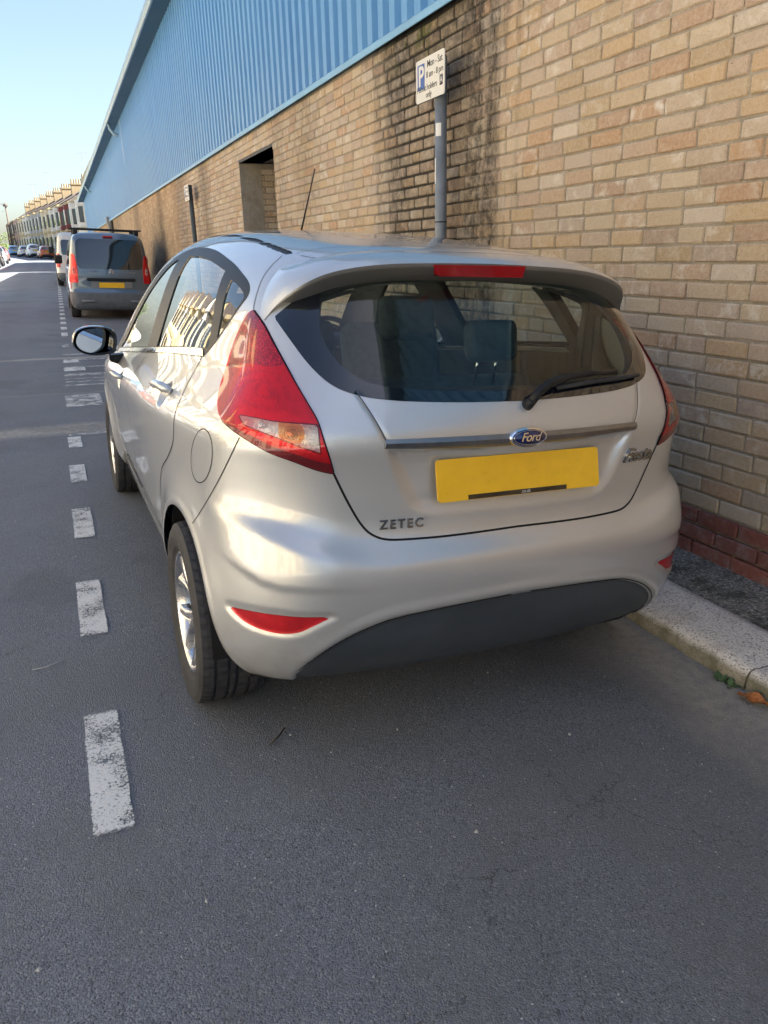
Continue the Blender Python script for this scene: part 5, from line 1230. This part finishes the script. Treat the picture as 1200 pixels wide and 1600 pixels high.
# --- grey people carrier ahead of the hatchback
M_GREYPAINT = paint_mat('grey_blue_paint', (.115, .16, .205), .12, .30, .5)
M_GREYPLASTIC = principled('grey_plastic', (.12, .135, .15), .6, noise=(8, .2))
mpv = empty('people_carrier', label='blue-grey people carrier with black roof bars parked ahead of the silver hatchback', cat='van')
S = shell_grid(van_F((.865, 1.80, 4.38, 1.10)), .9, 3.2, .8, 60, 40, 24, 70)
x_, y_, z_ = lambda: S.V[:, 0], lambda: S.V[:, 1], lambda: S.V[:, 2]
rearm = lambda f: np.where(S.V[:, 1] < .55, f, 9.)
for yc in (.72, 3.45): S.cut(np.where(x_() < -.5, np.hypot(y_() - yc, z_() - .31) - .365, 9.), 0, 9)
S.cut(rearm(rect_sd(x_(), z_(), -.655 - .04 * (1.7 - z_()), .655, 1.045, 1.655, .12)), 0, 1)
S.cut(np.where(y_() < .50, np.maximum.reduce([z_() - 1.34, .76 - z_(), x_() + .665 + .22 * np.clip(z_() - 1.0, 0, 1) ** 1.5 + .04 * np.clip(.9 - z_(), 0, 1), y_() - .31 - .10 * np.clip(z_() - .8, 0, 1)]), 9.), 0, 2)
S.cut(np.where(y_() < .55, z_() - .565 - .0 * x_(), 9.), 0, 3)
S.cut(np.where(z_() < .30, -1., 1.), 0, 3)
S.cut(np.where(x_() < -.5, rect_sd(y_(), z_(), .55, 1.45, 1.10, 1.55, .08), 9.), 0, 4); S.cut(np.where(x_() < -.5, rect_sd(y_(), z_(), 1.55, 2.55, 1.10, 1.55, .08), 9.), 0, 4)
S.cut(np.maximum.reduce([2.72 - y_(), y_() - 3.35, np.abs(x_()) - .68, 1.0 - z_()]), 0, 5)
mb_ = sp_emit(S, 0, 'body', M_GREYPAINT, mpv)[0]; sp_emit(S, 1, 'rear_window', M_DARKGLASS, mpv, .002); lm = sp_emit(S, 2, 'tail_light', M_LENS_RED, mpv, .012, False); sp_emit(S, 3, 'bumper', M_GREYPLASTIC, mpv); sp_emit(S, 4, 'side_window', M_DARKGLASS, mpv, .002, False); sp_emit(S, 5, 'windscreen', M_DARKGLASS, mpv, .002)
P_ = S.part(2)
for q in (P_, mirror(*P_)): tri_obj('lamp_bowl', q[0] - q[2] * .012, q[1], M_REFLECT, mpv, q[2])
MB().box(-.5, .5, .45, 3.6, .22, .27).build('floor_pan', M_GAP, mpv)
for sx in (-1, 1):
    MB().cbox(sx * .745 - .028, sx * .745 + .028, .075, .13, .93, 1.07, .012).build('reversing_lens', M_LENS_CLEAR, mpv)
    for yc in (.72, 3.45):
        l_ = MB(); l_.grid([[(sx * q, yc + .366 * math.cos(a), .31 + .366 * math.sin(a)) for a in np.linspace(-.3, math.pi + .3, 24)] for q in (.84, .5)]); l_.build('wheel_arch_liner', M_GAP, mpv, True)
    # mirrors
    m_ = MB().cbox(sx * 1.0 - .09, sx * 1.0 + .09, 2.86, 2.98, 1.08, 1.28, .04).build('wing_mirror', M_BLKTRIM, mpv, True)
    # bumper lamps and foot
    MB().cbox(sx * .50 - .13, sx * .50 + .13, -.012, .02, .36, .41, .012).build('bumper_strip', M_SATIN if sx < 0 else M_SATIN, mpv, True)
for yb in (.70, 1.75):
    rb = MB(); rb.cbox(-.74, .74, yb - .025, yb + .025, 1.845, 1.875, .01); bar_ = rb.build('roof_bar', M_BLKTRIM, mpv)
    for sx in (-1, 1): MB().cbox(sx * .63 - .05, sx * .63 + .05, yb - .05, yb + .05, 1.745, 1.85, .02).build('bar_foot', M_BLKTRIM, bar_, True)
MB().cbox(-.50, .50, .02, .10, .80, .865, .02).build('handle_recess', M_BLKTRIM, mpv)
np_ = MB().box(-.26, .26, .045, .056, .665, .775).build('number_plate', M_YELLOW, mpv)
for sx in (-1, 1): MB().box(sx * .345 - .075, sx * .345 + .075, .042, .06, .665, .79).build('plate_panel', M_SATIN, mpv)
MB().cbox(-.10, .10, .175, .22, 1.70, 1.725, .008).build('high_brake_light', M_LENS_RED, mpv)
em = MB()
for k in (0, 1):
    z0 = .945 + k * .042; em.add([(-.055, .052, z0), (0, .048, z0 + .05), (.055, .052, z0), (.055, .052, z0 + .022), (0, .048, z0 + .074), (-.055, .052, z0 + .022)], [(0, 1, 4, 5), (1, 2, 3, 4)])
em.build('emblem', M_CHROME, mpv)
RX = Matrix.Rotation(math.pi / 2, 4, 'X')
text_obj('lettering', 'CITROEN', .075, .003, M_CHROME, mpv, Matrix.Translation((-.42, .062, .99)) @ RX, spacing=1.15); text_obj('lettering', 'Berlingo', .055, .003, M_SATIN, mpv, Matrix.Translation((.42, .062, .99)) @ RX)
w_ = MB(); w_.tube([(.02, .10, 1.13), (-.20, .105, 1.12), (-.48, .115, 1.115)], [.014, .010, .007], 8); w_.build('wiper', M_BLKTRIM, mpv, True)
put_wheels(mpv, .755, (.72, 3.45), .315, .205)
orient(mpv, .17, 16.2, -.003)
# --- white van beyond it
M_VANWHITE = principled('van_white', (.62, .60, .55), .35, coat=.8, noise=(2, .08))
wv = empty('panel_van', label='cream-white panel van mostly hidden behind the blue-grey people carrier', cat='van')
S = shell_grid(van_F((.93, 1.98, 4.85, 1.18)), .9, 3.7, .9, 30, 30, 16, 44)
for yc in (.85, 3.85): S.cut(np.where(S.V[:, 0] < -.5, np.hypot(S.V[:, 1] - yc, S.V[:, 2] - .32) - .38, 9.), 0, 9)
S.cut(np.where(S.V[:, 1] < .55, rect_sd(S.V[:, 0], S.V[:, 2], -.70, -.06, 1.15, 1.70, .08), 9.), 0, 1)
S.cut(np.where(S.V[:, 0] < -.5, rect_sd(S.V[:, 1], S.V[:, 2], .35, 1.35, 1.15, 1.70, .08), 9.), 0, 4); S.cut(np.where(S.V[:, 0] < -.5, rect_sd(S.V[:, 1], S.V[:, 2], 2.5, 3.25, 1.15, 1.68, .08), 9.), 0, 5)
S.cut(np.where(S.V[:, 1] < .5, np.maximum.reduce([S.V[:, 2] - 1.2, .7 - S.V[:, 2], S.V[:, 0] + .78]), 9.), 0, 2)
S.cut(S.V[:, 2] - .5, 0, 3)
sp_emit(S, 0, 'body', M_VANWHITE, wv); sp_emit(S, 1, 'rear_window', M_DARKGLASS, wv, .002, False); sp_emit(S, 4, 'side_window', M_DARKGLASS, wv, .002, False); sp_emit(S, 5, 'cab_window', M_DARKGLASS, wv, .002, False); sp_emit(S, 2, 'tail_light', M_LENS_RED, wv, .01, False); sp_emit(S, 3, 'bumper', M_GREYPLASTIC, wv)
for sx in (-1, 1):
    MB().cbox(sx * 1.06 - .10, sx * 1.06 + .10, 3.25, 3.38, 1.15, 1.42, .04).build('wing_mirror', M_BLKTRIM, wv, True)
    for yc in (.85, 3.85):
        l_ = MB(); l_.grid([[(sx * q, yc + .38 * math.cos(a), .32 + .38 * math.sin(a)) for a in np.linspace(-.3, math.pi + .3, 20)] for q in (.92, .5)]); l_.build('wheel_arch_liner', M_GAP, wv, True)
MB().box(-.6, .6, .5, 4.2, .24, .3).build('floor_pan', M_GAP, wv)
put_wheels(wv, .82, (.85, 3.85), .325, .21); orient(wv, .22, 30.6, 0)
# --- small cars in the distance: one low-poly pressing, many paints
def far_car_proto(zs, name):
    S = shell_grid(hull_F, .95, 2.9, .64, 26, 26, 14, 34, 1.6)
    for yc in (YRW, YFW): S.cut(np.where(S.V[:, 0] < -.5, np.hypot(S.V[:, 1] - yc, S.V[:, 2] - ZW) - .345, 9.), 0, 9)
    q = lambda: trace_uv(S.V); m = lambda f: np.where(S.V[:, 1] < .8, f, 99.); sd = lambda c: np.where(S.V[:, 0] < -.3, poly_sdf(S.V[:, 1:], c), 9.)
    S.cut(m(poly_sdf(q(), LIGHT)), 0, 2); S.cut(m(poly_sdf(q(), RGLASS)), 0, 1); S.cut(m(poly_sdf(q(), INSERT)), 0, 4); S.cut(sd(FRAME), 0, 1)
    S.cut(np.maximum.reduce([2.47 - S.V[:, 1], S.V[:, 1] - 3.10, np.abs(S.V[:, 0]) - (.545 + .13 * (S.V[:, 1] - 2.47)), .9 - S.V[:, 2]]), 0, 1)
    S.cut(np.maximum.reduce([3.45 - S.V[:, 1], .64 - S.V[:, 2], S.V[:, 2] - .82, .40 - np.abs(S.V[:, 0])]), 0, 3)
    S.cut(np.maximum.reduce([3.7 - S.V[:, 1], .28 - S.V[:, 2], S.V[:, 2] - .58, np.abs(S.V[:, 0]) - .45]), 0, 4)
    S.V[:, 2] *= zs
    return S
PROTO = {}
def far_car(kind, paint, x, y, label, back=False, group=None):
    zs = {'hatch': 1.0, 'suv': 1.14}[kind]
    rt = empty('parked_car', label=label, cat='car', group=group)
    if kind not in PROTO:
        S = far_car_proto(zs, kind); parts = []
        for lab, nm, mat, ce in ((0, 'body', None, True), (1, 'windows', M_DARKGLASS, True), (2, 'tail_light', M_LENS_RED, False), (3, 'headlamp', M_LENS_CLEAR, False), (4, 'bumper_insert', M_BUMPBLK, True)):
            for o in sp_emit(S, lab, nm, mat or paint, None, .001 if lab else 0, ce): parts.append((nm, o.data)); bpy.data.objects.remove(o)
        PROTO[kind] = parts
    for nm, me in PROTO[kind]:
        o = bpy.data.objects.new(nm, me); link(o, rt)
        if nm == 'body': o.material_slots[0].link = 'OBJECT'; o.material_slots[0].material = paint
    put_wheels(rt, .745, (YRW, YFW), .30 * (1.08 if kind == 'suv' else 1), .2)
    MB().box(-.26, .26, .02, .03, .76 * zs, .87 * zs).build('number_plate', M_YELLOW, rt); MB().box(-.55, .55, .35, 3.5, .20, .26).build('floor_pan', M_GAP, rt)
    return orient(rt, x, y + (3.95 if back else 0), 0, back=back)
def flat_paint(n, c, metal=.0): return principled(n, c, .35, metal, coat=1.0, noise=(3, .05))
P_ORANGE = flat_paint('orange_paint', (.62, .13, .02)); P_WHITE = flat_paint('white_paint', (.68, .68, .66)); P_SIL = flat_paint('pale_silver_paint', (.45, .46, .46), .6); P_BLUE = flat_paint('sky_blue_paint', (.14, .33, .52)); P_RED = flat_paint('red_paint', (.45, .03, .03)); P_BLK = flat_paint('black_paint', (.02, .02, .022)); P_PINK = flat_paint('dusky_red_paint', (.42, .10, .09))
far_car('hatch', P_ORANGE, -.62, 99, 'orange hatchback parked in the sunlight beyond the white van')
far_car('suv', P_WHITE, -1.95, 106, 'white car parked next beyond the orange hatchback'); far_car('hatch', P_SIL, -3.1, 113, 'pale silver car parked between the white car and the blue one'); far_car('hatch', P_BLUE, -4.7, 122, 'light blue car parked furthest along the right-hand row')
for (kd, pt, yy, lb) in (('hatch', P_SIL, 50.5, 'silver car nearest the camera in the left-hand parked row'), ('hatch', P_RED, 57, 'red car second in the left-hand parked row'), ('suv', P_BLK, 64, 'black car in the left-hand parked row, beyond the red one'), ('hatch', P_SIL, 73, 'silver car in the left-hand row, in front of the dusky red one'), ('hatch', P_PINK, 86, 'dusky red car furthest along the left-hand row')):
    far_car(kd, pt, -4.95 + float(shift(yy)) - .3, yy, lb, back=True)
for (kd, pt, yy, cn) in (('hatch', P_BLK, 3.2, 'black'), ('suv', P_SIL, 9.0, 'silver'), ('hatch', P_RED, 16.5, 'red'), ('hatch', P_BLUE, 23.5, 'blue')):
    far_car(kd, pt, -5.0 + float(shift(yy)), yy, cn + ' car parked on the sunny side, seen only mirrored in the silver hatchback', back=True, group='cars across the road, outside the frame')

# ------------------------------------------------------------------ terraced houses
M_ROOFTILE = principled('roof_slate', (.13, .105, .09), .8, noise=(2, .25)); M_WINDOW = principled('window_glass', (.03, .035, .04), .08, coat=1.0); M_FRAMEW = principled('white_frames', (.72, .71, .68), .5); M_POT = principled('chimney_pot', (.26, .19, .11), .8, noise=(5, .2)); M_STACK = principled('yellow_stack_brick', (.24, .185, .11), .9, noise=(6, .25)); M_CORNICE = principled('cream_cornice', (.42, .34, .19), .8, noise=(2, .15))
def house_mats(n, c): return principled(n, c, .85, noise=(1.5, .12), bump=(60, .2, .004))
HM = {k: house_mats('render_' + k, c) for k, c in dict(cream=(.58, .49, .33), white=(.60, .57, .50), maroon=(.17, .045, .04), buff=(.42, .33, .20), brick=(.26, .16, .10), grey=(.36, .36, .34), rose=(.45, .30, .24), yellow=(.60, .48, .24), brown=(.16, .11, .085)).items()}
def terrace_house(w, front, trim, bays, gable, label, group=None, chimney=True, hgt=5.9, depth=7.0):
    """local X: into the plot (front at 0, road towards -X); local Y along the street"""
    rt = empty('terraced_house', label=label, cat='house', group=group)
    MB().box(0, depth, 0.01, w - .01, -1.0, hgt).build('wall', HM[front], rt)
    rg = 2.1; r = MB(); r.prism([(-.30, hgt - .06), (depth / 2, hgt + rg), (depth + .2, hgt - .06), (depth / 2, hgt + rg - .22)], .0, w - .0, 'y'); roof = r.build('roof', M_ROOFTILE, rt)
    MB().box(-.34, -.02, 0, w, hgt - .20, hgt + .04).build('cornice', M_CORNICE, rt)
    bw = 1.9; n = bays; sp_ = w / n
    for k in range(n):
        yc = sp_ * (k + .36)
        b = MB(); pl = [(0.01, yc - bw / 2), (-.62, yc - bw / 2 + .45), (-.62, yc + bw / 2 - .45), (0.01, yc + bw / 2)]; b.prism(pl, -1.0, hgt - .25, 'z'); bay = b.build('bay', HM[trim], rt)
        for z0, z1 in ((.75, 2.35), (3.45, 4.95)):
            wd = MB().box(-.635, -.6, yc - .44, yc + .44, z0, z1).build('window', M_FRAMEW, rt)
            for q in (-1, 1): MB().box(-.648, -.63, yc + q * .21 - .185, yc + q * .21 + .185, z0 + .06, z1 - .06).build('pane', M_WINDOW, wd)
            for sgn in (-1, 1):
                a = Vector((-.62, yc + sgn * (bw / 2 - .45), 0)); c = Vector((0.01, yc + sgn * bw / 2, 0)); dd = (c - a).normalized(); nn = Vector((-abs(dd.y), sgn * abs(dd.x), 0)).normalized(); p0 = a + dd * .14 + nn * .02; p1 = a + dd * .62 + nn * .02
                MB().add([(p0.x, p0.y, z0), (p1.x, p1.y, z0), (p1.x, p1.y, z1), (p0.x, p0.y, z1)], [(0, 1, 2, 3)]).build('side_pane', M_WINDOW, rt, recalc=False)
        MB().prism([(-.70, yc - bw / 2 + .38), (-.70, yc + bw / 2 - .38), (0.0, yc + bw / 2 + .1), (0.0, yc - bw / 2 - .1)], 2.75, 3.0, 'z').build('bay_band', M_CORNICE, rt)
        if gable:
            g = MB(); zz = hgt - .25; yv = [yc - bw / 2 - .2, yc, yc + bw / 2 + .2]
            g.add([(-.80, yv[0], zz), (-.80, yv[1], zz + 1.75), (-.80, yv[2], zz), (2.2, yv[0], zz + .25), (2.6, yv[1], zz + 1.75), (2.2, yv[2], zz + .25)], [(0, 1, 4, 3), (1, 2, 5, 4)]); g.build('gable_roof', M_ROOFTILE, rt, recalc=False)
            g = MB(); g.prism([(yv[0] + .12, zz), (yv[1], zz + 1.58), (yv[2] - .12, zz)], -.72, -.60, 'x'); g.build('gable_front', HM[trim], rt)
        yd = sp_ * (k + .80); dr = MB().box(-.03, .02, yd - .46, yd + .46, .0, 2.5).build('door', HM['maroon'] if k else HM['brown'], rt)
        wd = MB().box(-.03, .02, yd - .40, yd + .40, 3.45, 4.95).build('window', M_FRAMEW, rt); MB().box(-.042, -.028, yd - .33, yd + .33, 3.52, 4.88).build('pane', M_WINDOW, wd)
    if chimney:
        st = MB(); cz = hgt + rg; cx = depth / 2; st.box(cx - .75, cx + .75, -.36, .36, cz - .9, cz + .62); st.box(cx - .82, cx + .82, -.43, .43, cz + .62, cz + .76); stk = st.build('chimney', M_STACK, roof)
        for q in range(5):
            po = MB(); po.tube([(cx - .60 + q * .30, 0, cz + .76), (cx - .60 + q * .30, 0, cz + 1.30)], [.12, .09], 10); po.build('chimney_pot', M_POT, rt)
    return rt
# row beyond the warehouse on the same side
RC = [('cream', 'white', 'cream-white end terraced house beside the far corner of the warehouse'), ('maroon', 'maroon', 'dark maroon terraced house, second beyond the warehouse'), ('grey', 'white', 'grey and white terraced house just beyond the maroon one'), ('buff', 'cream', 'buff terraced house with cream bays, fourth beyond the warehouse'),
      ('brick', 'grey', 'brick terraced house with grey bays, fifth beyond the warehouse'), ('white', 'grey', 'white terraced house with grey bays, sixth beyond the warehouse'), ('rose', 'white', 'rose terraced house with white bays, seventh beyond the warehouse'), ('brown', 'cream', 'brown terraced house with cream bays, eighth beyond the warehouse'),
      ('white', 'rose', 'white terraced house with rose bays, ninth beyond the warehouse'), ('brown', 'brown', 'dark brown terraced house, tenth beyond the warehouse'), ('brown', 'brick', 'dark terraced house at the far end beside the telegraph pole')]
TW = 8.3; ang = math.atan(.110)
hx, hy = 3.4, 82.5
for i, (a, c, lb) in enumerate(RC):
    h = terrace_house(TW, a, c, 2, False, lb, 'terrace beyond the warehouse', True, 5.7 if i else 5.8)
    h.location = (hx, hy, float(zl(hy + 4)) + .05); h.rotation_euler = (0, 0, ang); hx -= TW * math.sin(ang); hy += TW * math.cos(ang)
# unseen block added between warehouse and terrace to shade the far road
blk = empty('shade_block', (3.05, 47.2, float(zl(55))), label='unseen flat-roofed block added behind the warehouse to shade the road', cat='shade blocker')
MB().box(0, 9, 0, 27, -1, 6.9).build('wall', HM['brick'], blk); MB().box(-.12, 9.1, -.1, 27.1, 6.9, 7.15).build('parapet', M_CORNICE, blk)
for k in range(7):
    for z0 in (.9, 4.0): f_ = MB().box(-.03, .02, 1.2 + k * 3.4, 2.6 + k * 3.4, z0, z0 + 1.7).build('window', M_FRAMEW, blk); MB().box(-.045, -.03, 1.28 + k * 3.4, 2.52 + k * 3.4, z0 + .08, z0 + 1.62).build('pane', M_WINDOW, f_)
# sunny row across the road: shows in the car's windows and paint
first = None
for i in range(15):
    y0 = -14 + i * 5.1
    if i < 3:
        h = terrace_house(5.1, 'cream', ('yellow', 'cream', 'white')[i], 1, True, 'cream bay-fronted house across the road, mirrored in the silver hatchback windows', 'sunlit terrace across the road', True, 5.6); first = (first or []) + [h]
    else: h = copy_tree(first[(i * 2 + 1) % 3])
    h.location = (-9.0, y0 + 5.1, float(zl(y0)) + .05); h.rotation_euler = (0, 0, math.pi)

# ------------------------------------------------------------------ telegraph pole, wires, aerials, trees
M_WOOD = principled('pole_timber', (.10, .08, .065), .9, noise=(4, .2)); M_WIRE = principled('wire', (.06, .06, .065), .7)
px_, py_ = -6.0, 158.0; pz = float(zl(py_)); tp = empty('telegraph_pole', (px_, py_, pz - .2), label='dark telegraph pole at the far end of the terrace', cat='pole')
MB().tube([(0, 0, 0), (0, 0, 8.9)], [.17, .12], 12).build('pole', M_WOOD, tp, True); MB().tube([(0, 0, 8.3), (0, 0, 8.6)], [.42, .42], 14).build('distribution_ring', M_WOOD, tp)
for k in range(5): a = k * 1.25; MB().tube([(0, 0, 8.0), (.45 * math.cos(a), .45 * math.sin(a), 8.55)], .04, 6).build('bracket', M_WOOD, tp)
def wire(a, b, sag, lb):
    a, b = Vector(a), Vector(b); P = [a.lerp(b, t) - Vector((0, 0, sag * 4 * t * (1 - t))) for t in np.linspace(0, 1, 14)]
    tag(MB().tube(P, .022, 5).build('overhead_wire', M_WIRE, None, True), lb, 'wire', 'overhead wires')
top = (px_, py_, pz + 8.5)
wire(top, (-24, 128, pz + 6.6), .8, 'overhead wire running left from the telegraph pole to the frame edge'); wire(top, (-5.4, 120, float(zl(120)) + 5.9), .5, 'overhead wire from the telegraph pole down to the terrace'); wire(top, (-8.6, 60, float(zl(60)) + 9.6), 1.2, 'overhead wire from the telegraph pole towards the camera, high'); wire(top, (-13, 70, float(zl(70)) + 9.2), 1.4, 'overhead wire from the telegraph pole towards the camera, lower')
M_AERIAL = principled('aerial_metal', (.45, .46, .47), .4, .8)
for (yy, hh, lb) in ((99.5, 2.6, 'television aerial above the nearest chimneys of the terrace'), (130.0, 2.8, 'thin television aerial above the middle of the terrace'), (150.0, 2.4, 'small television aerial towards the far end of the terrace')):
    xx = 3.35 - .118 * (yy - 82.5) + 3.5; z0 = float(zl(yy)) + 5.9 + 2.1; ae = empty('television_aerial', (xx, yy, z0 - .2), label=lb, cat='aerial', group='television aerials')
    MB().tube([(0, 0, 0), (0, 0, hh + 1.2)], .03, 6).build('mast', M_AERIAL, ae)
    MB().tube([(-.6, 0, hh + 1.0), (.7, 0, hh + 1.1)], .025, 6).build('boom', M_AERIAL, ae)
    for k in range(6): MB().tube([(-.5 + k * .22, -.3, hh + 1.02), (-.5 + k * .22, .3, hh + 1.02)], .018, 5).build('rod', M_AERIAL, ae)
def leaf_mat():
    m, nt, out = new_mat('foliage'); t = NT(nt); oi = t.n('ShaderNodeNewGeometry'); po = t.pos(); n = t.noise(po, 1.3, 4, .6)
    c = t.mix(t.mapr(n.outputs[0], .3, .7), (.045, .085, .02), (.12, .15, .035)); p = t.n('ShaderNodeBsdfPrincipled', {'Roughness': .7}); nt.links.new(c, p.inputs['Base Color']); nt.links.new(p.outputs[0], out.inputs[0]); return m
M_LEAF = leaf_mat()
def tree(x, y, h, r, label):
    z0 = float(zl(y)) - .3; rt = empty('tree', (x, y, z0), label=label, cat='tree', group='trees at the end of the street')
    tr = MB(); tr.tube([(0, 0, 0), (.1, .05, h * .35), (.0, .1, h * .75)], [.22, .17, .06], 8)
    for k in range(6): a = k * 1.05; tr.tube([(.05, .05, h * (.3 + .05 * k)), (r * .6 * math.cos(a), r * .6 * math.sin(a), h * (.5 + .06 * k))], [.08, .03], 6)
    tr.build('trunk', M_WOOD, rt)
    lf = MB(); rg_ = random.Random(int(x * 10 + y))
    cl_ = [(Vector((rg_.gauss(0, r * .45), rg_.gauss(0, r * .45), h * rg_.uniform(.45, .95))), rg_.uniform(.35, .6) * r) for _ in range(22)]
    for c, rr in cl_:
        for _ in range(110):
            v = Vector((rg_.gauss(0, 1), rg_.gauss(0, 1), rg_.gauss(0, 1))).normalized() * rr * rg_.uniform(.55, 1.0) + c; a = Vector((rg_.gauss(0, 1), rg_.gauss(0, 1), rg_.gauss(0, 1))).normalized() * .16; b_ = a.orthogonal().normalized() * .10
            lf.add([v - a, v + b_, v + a, v - b_], [(0, 1, 2, 3)])
    lf.build('crown', M_LEAF, rt, recalc=False)
tree(-11.5, 150, 6.0, 2.2, 'green tree beside the telegraph pole at the left frame edge'); tree(-13.0, 172, 5.0, 2.4, 'lower tree behind the telegraph pole'); tree(-10.2, 190, 4.5, 1.9, 'small far tree at the end of the terrace')

# ------------------------------------------------------------------ small things on the ground
def on_road(x, y, lift=.0): return (x, y, gz(x, y) + lift)
# dried leaf by the kerb
lf = MB(); rows = []
for t_ in np.linspace(0, 1, 13):
    wdt = .021 * math.sin(math.pi * min(1, t_ * .98 + .02)) ** .7 + .001; rows.append([(q * wdt, t_ * .105, .006 + .011 * abs(q) ** 1.5 + .008 * math.sin(t_ * 9) * q + .012 * t_ * (1 - t_)) for q in (-1, -.5, 0, .5, 1)])
lf.grid(rows); m_, nt_, out_ = new_mat('dry_leaf'); t_ = NT(nt_); n_ = t_.noise(t_.obj(), 90, 5, .7); p_ = t_.n('ShaderNodeBsdfPrincipled', {'Roughness': .6}); nt_.links.new(t_.mix(t_.mapr(n_.outputs[0], .35, .65), (.20, .055, .012), (.52, .20, .05)), p_.inputs['Base Color']); nt_.links.new(p_.outputs[0], out_.inputs[0])
leaf = lf.build('fallen_leaf', m_, None, True, recalc=False); leaf.location = on_road(.855, -.06, .003); leaf.rotation_euler = (0, .1, math.radians(200)); tag(leaf, 'curled orange-brown leaf lying in the gutter below the kerb joint', 'leaf')
stem = MB().tube([(0, .10, .006), (.003, .125, .004), (.006, .14, .003)], .0012, 5).build('stem', M_WOOD, leaf, True)
wd_ = MB(); rg_ = random.Random(5)
for k in range(26):
    a = rg_.uniform(0, 6.28); l = rg_.uniform(.02, .05); d = Vector((math.cos(a), math.sin(a), rg_.uniform(.15, .8))).normalized(); s_ = d.cross(Vector((0, 0, 1))).normalized() * l * .28; p0 = Vector((rg_.uniform(-.02, .02), rg_.uniform(-.03, .03), 0)); wd_.add([p0, p0 + d * l * .5 + s_, p0 + d * l, p0 + d * l * .5 - s_], [(0, 1, 2, 3)])
weed = wd_.build('weed', principled('weed_green', (.07, .13, .05), .7, noise=(30, .3)), None, recalc=False); weed.location = on_road(KERB - .012, .02, 0); tag(weed, 'small green weed in the joint between two kerb stones', 'plant')
tag(MB().tube([on_road(-.665, .235, .005), on_road(-.63, .262, .008), on_road(-.60, .30, .005)], [.0022, .003, .002], 6).build('twig', M_WOOD, None, True), 'short dark twig lying on the road behind the hatchback', 'twig')
tag(MB().tube([on_road(-1.285, .98, .004), on_road(-1.30, .955, .006), on_road(-1.26, .95, .01), on_road(-1.225, .975, .006), on_road(-1.20, .985, .005)], .0016, 6).build('wire_scrap', principled('pale_wire', (.45, .45, .43), .6), None, True), 'curled scrap of pale wire on the road beside the white dashes', 'wire scrap')
red_l = MB().add([(-.02, 0, .004), (0, -.012, .008), (.022, .004, .004), (.002, .014, .01)], [(0, 1, 2, 3)]).build('petal', principled('red_petal', (.45, .03, .03), .6), None, recalc=False); red_l.location = on_road(.80, .56, .002); tag(red_l, 'small red petal in the gutter under the bumper corner', 'petal')
# pale scrap at the right frame edge
sc_ = MB(); sc_.prism([(.02 * math.cos(a) * (1 + .2 * math.sin(3 * a)), .016 * math.sin(a)) for a in np.linspace(0, 6.1, 14)], 0, .005); o = sc_.build('pebble', principled('pale_stone', (.55, .52, .42), .8), None); o.location = on_road(.66, -.72, 0); tag(o, 'pale flat pebble on the road at the right frame edge', 'pebble')
# loose grit: too small to pick apart
g_v = []; g_f = []
for k in range(900):
    if k < 520: x = random.uniform(-2.2, .8); y = random.uniform(-1.2, 3.0) if k % 3 else random.uniform(-.9, .6)
    else: y = random.uniform(-.6, 3.0); x = KERB - abs(random.gauss(0, .10)) - .02
    r = random.choice((.0016, .002, .0026, .0034)) if k % 60 else .006; z = gz(x, y); b0 = len(g_v)
    for (dx, dy, dz) in ((1, 0, 0), (0, 1, 0), (-1, 0, 0), (0, -1, 0), (0, 0, 1)): g_v.append((x + dx * r * random.uniform(.6, 1.3), y + dy * r * random.uniform(.6, 1.3), z + .002 + dz * r))
    g_f += [(b0, b0 + 1, b0 + 4), (b0 + 1, b0 + 2, b0 + 4), (b0 + 2, b0 + 3, b0 + 4), (b0 + 3, b0, b0 + 4)]
grit = mesh_obj('grit', g_v, g_f, principled('grit_stone', (.42, .42, .40), .8)); tag(grit, 'loose pale grit scattered over the road surface', 'grit', kind='stuff')
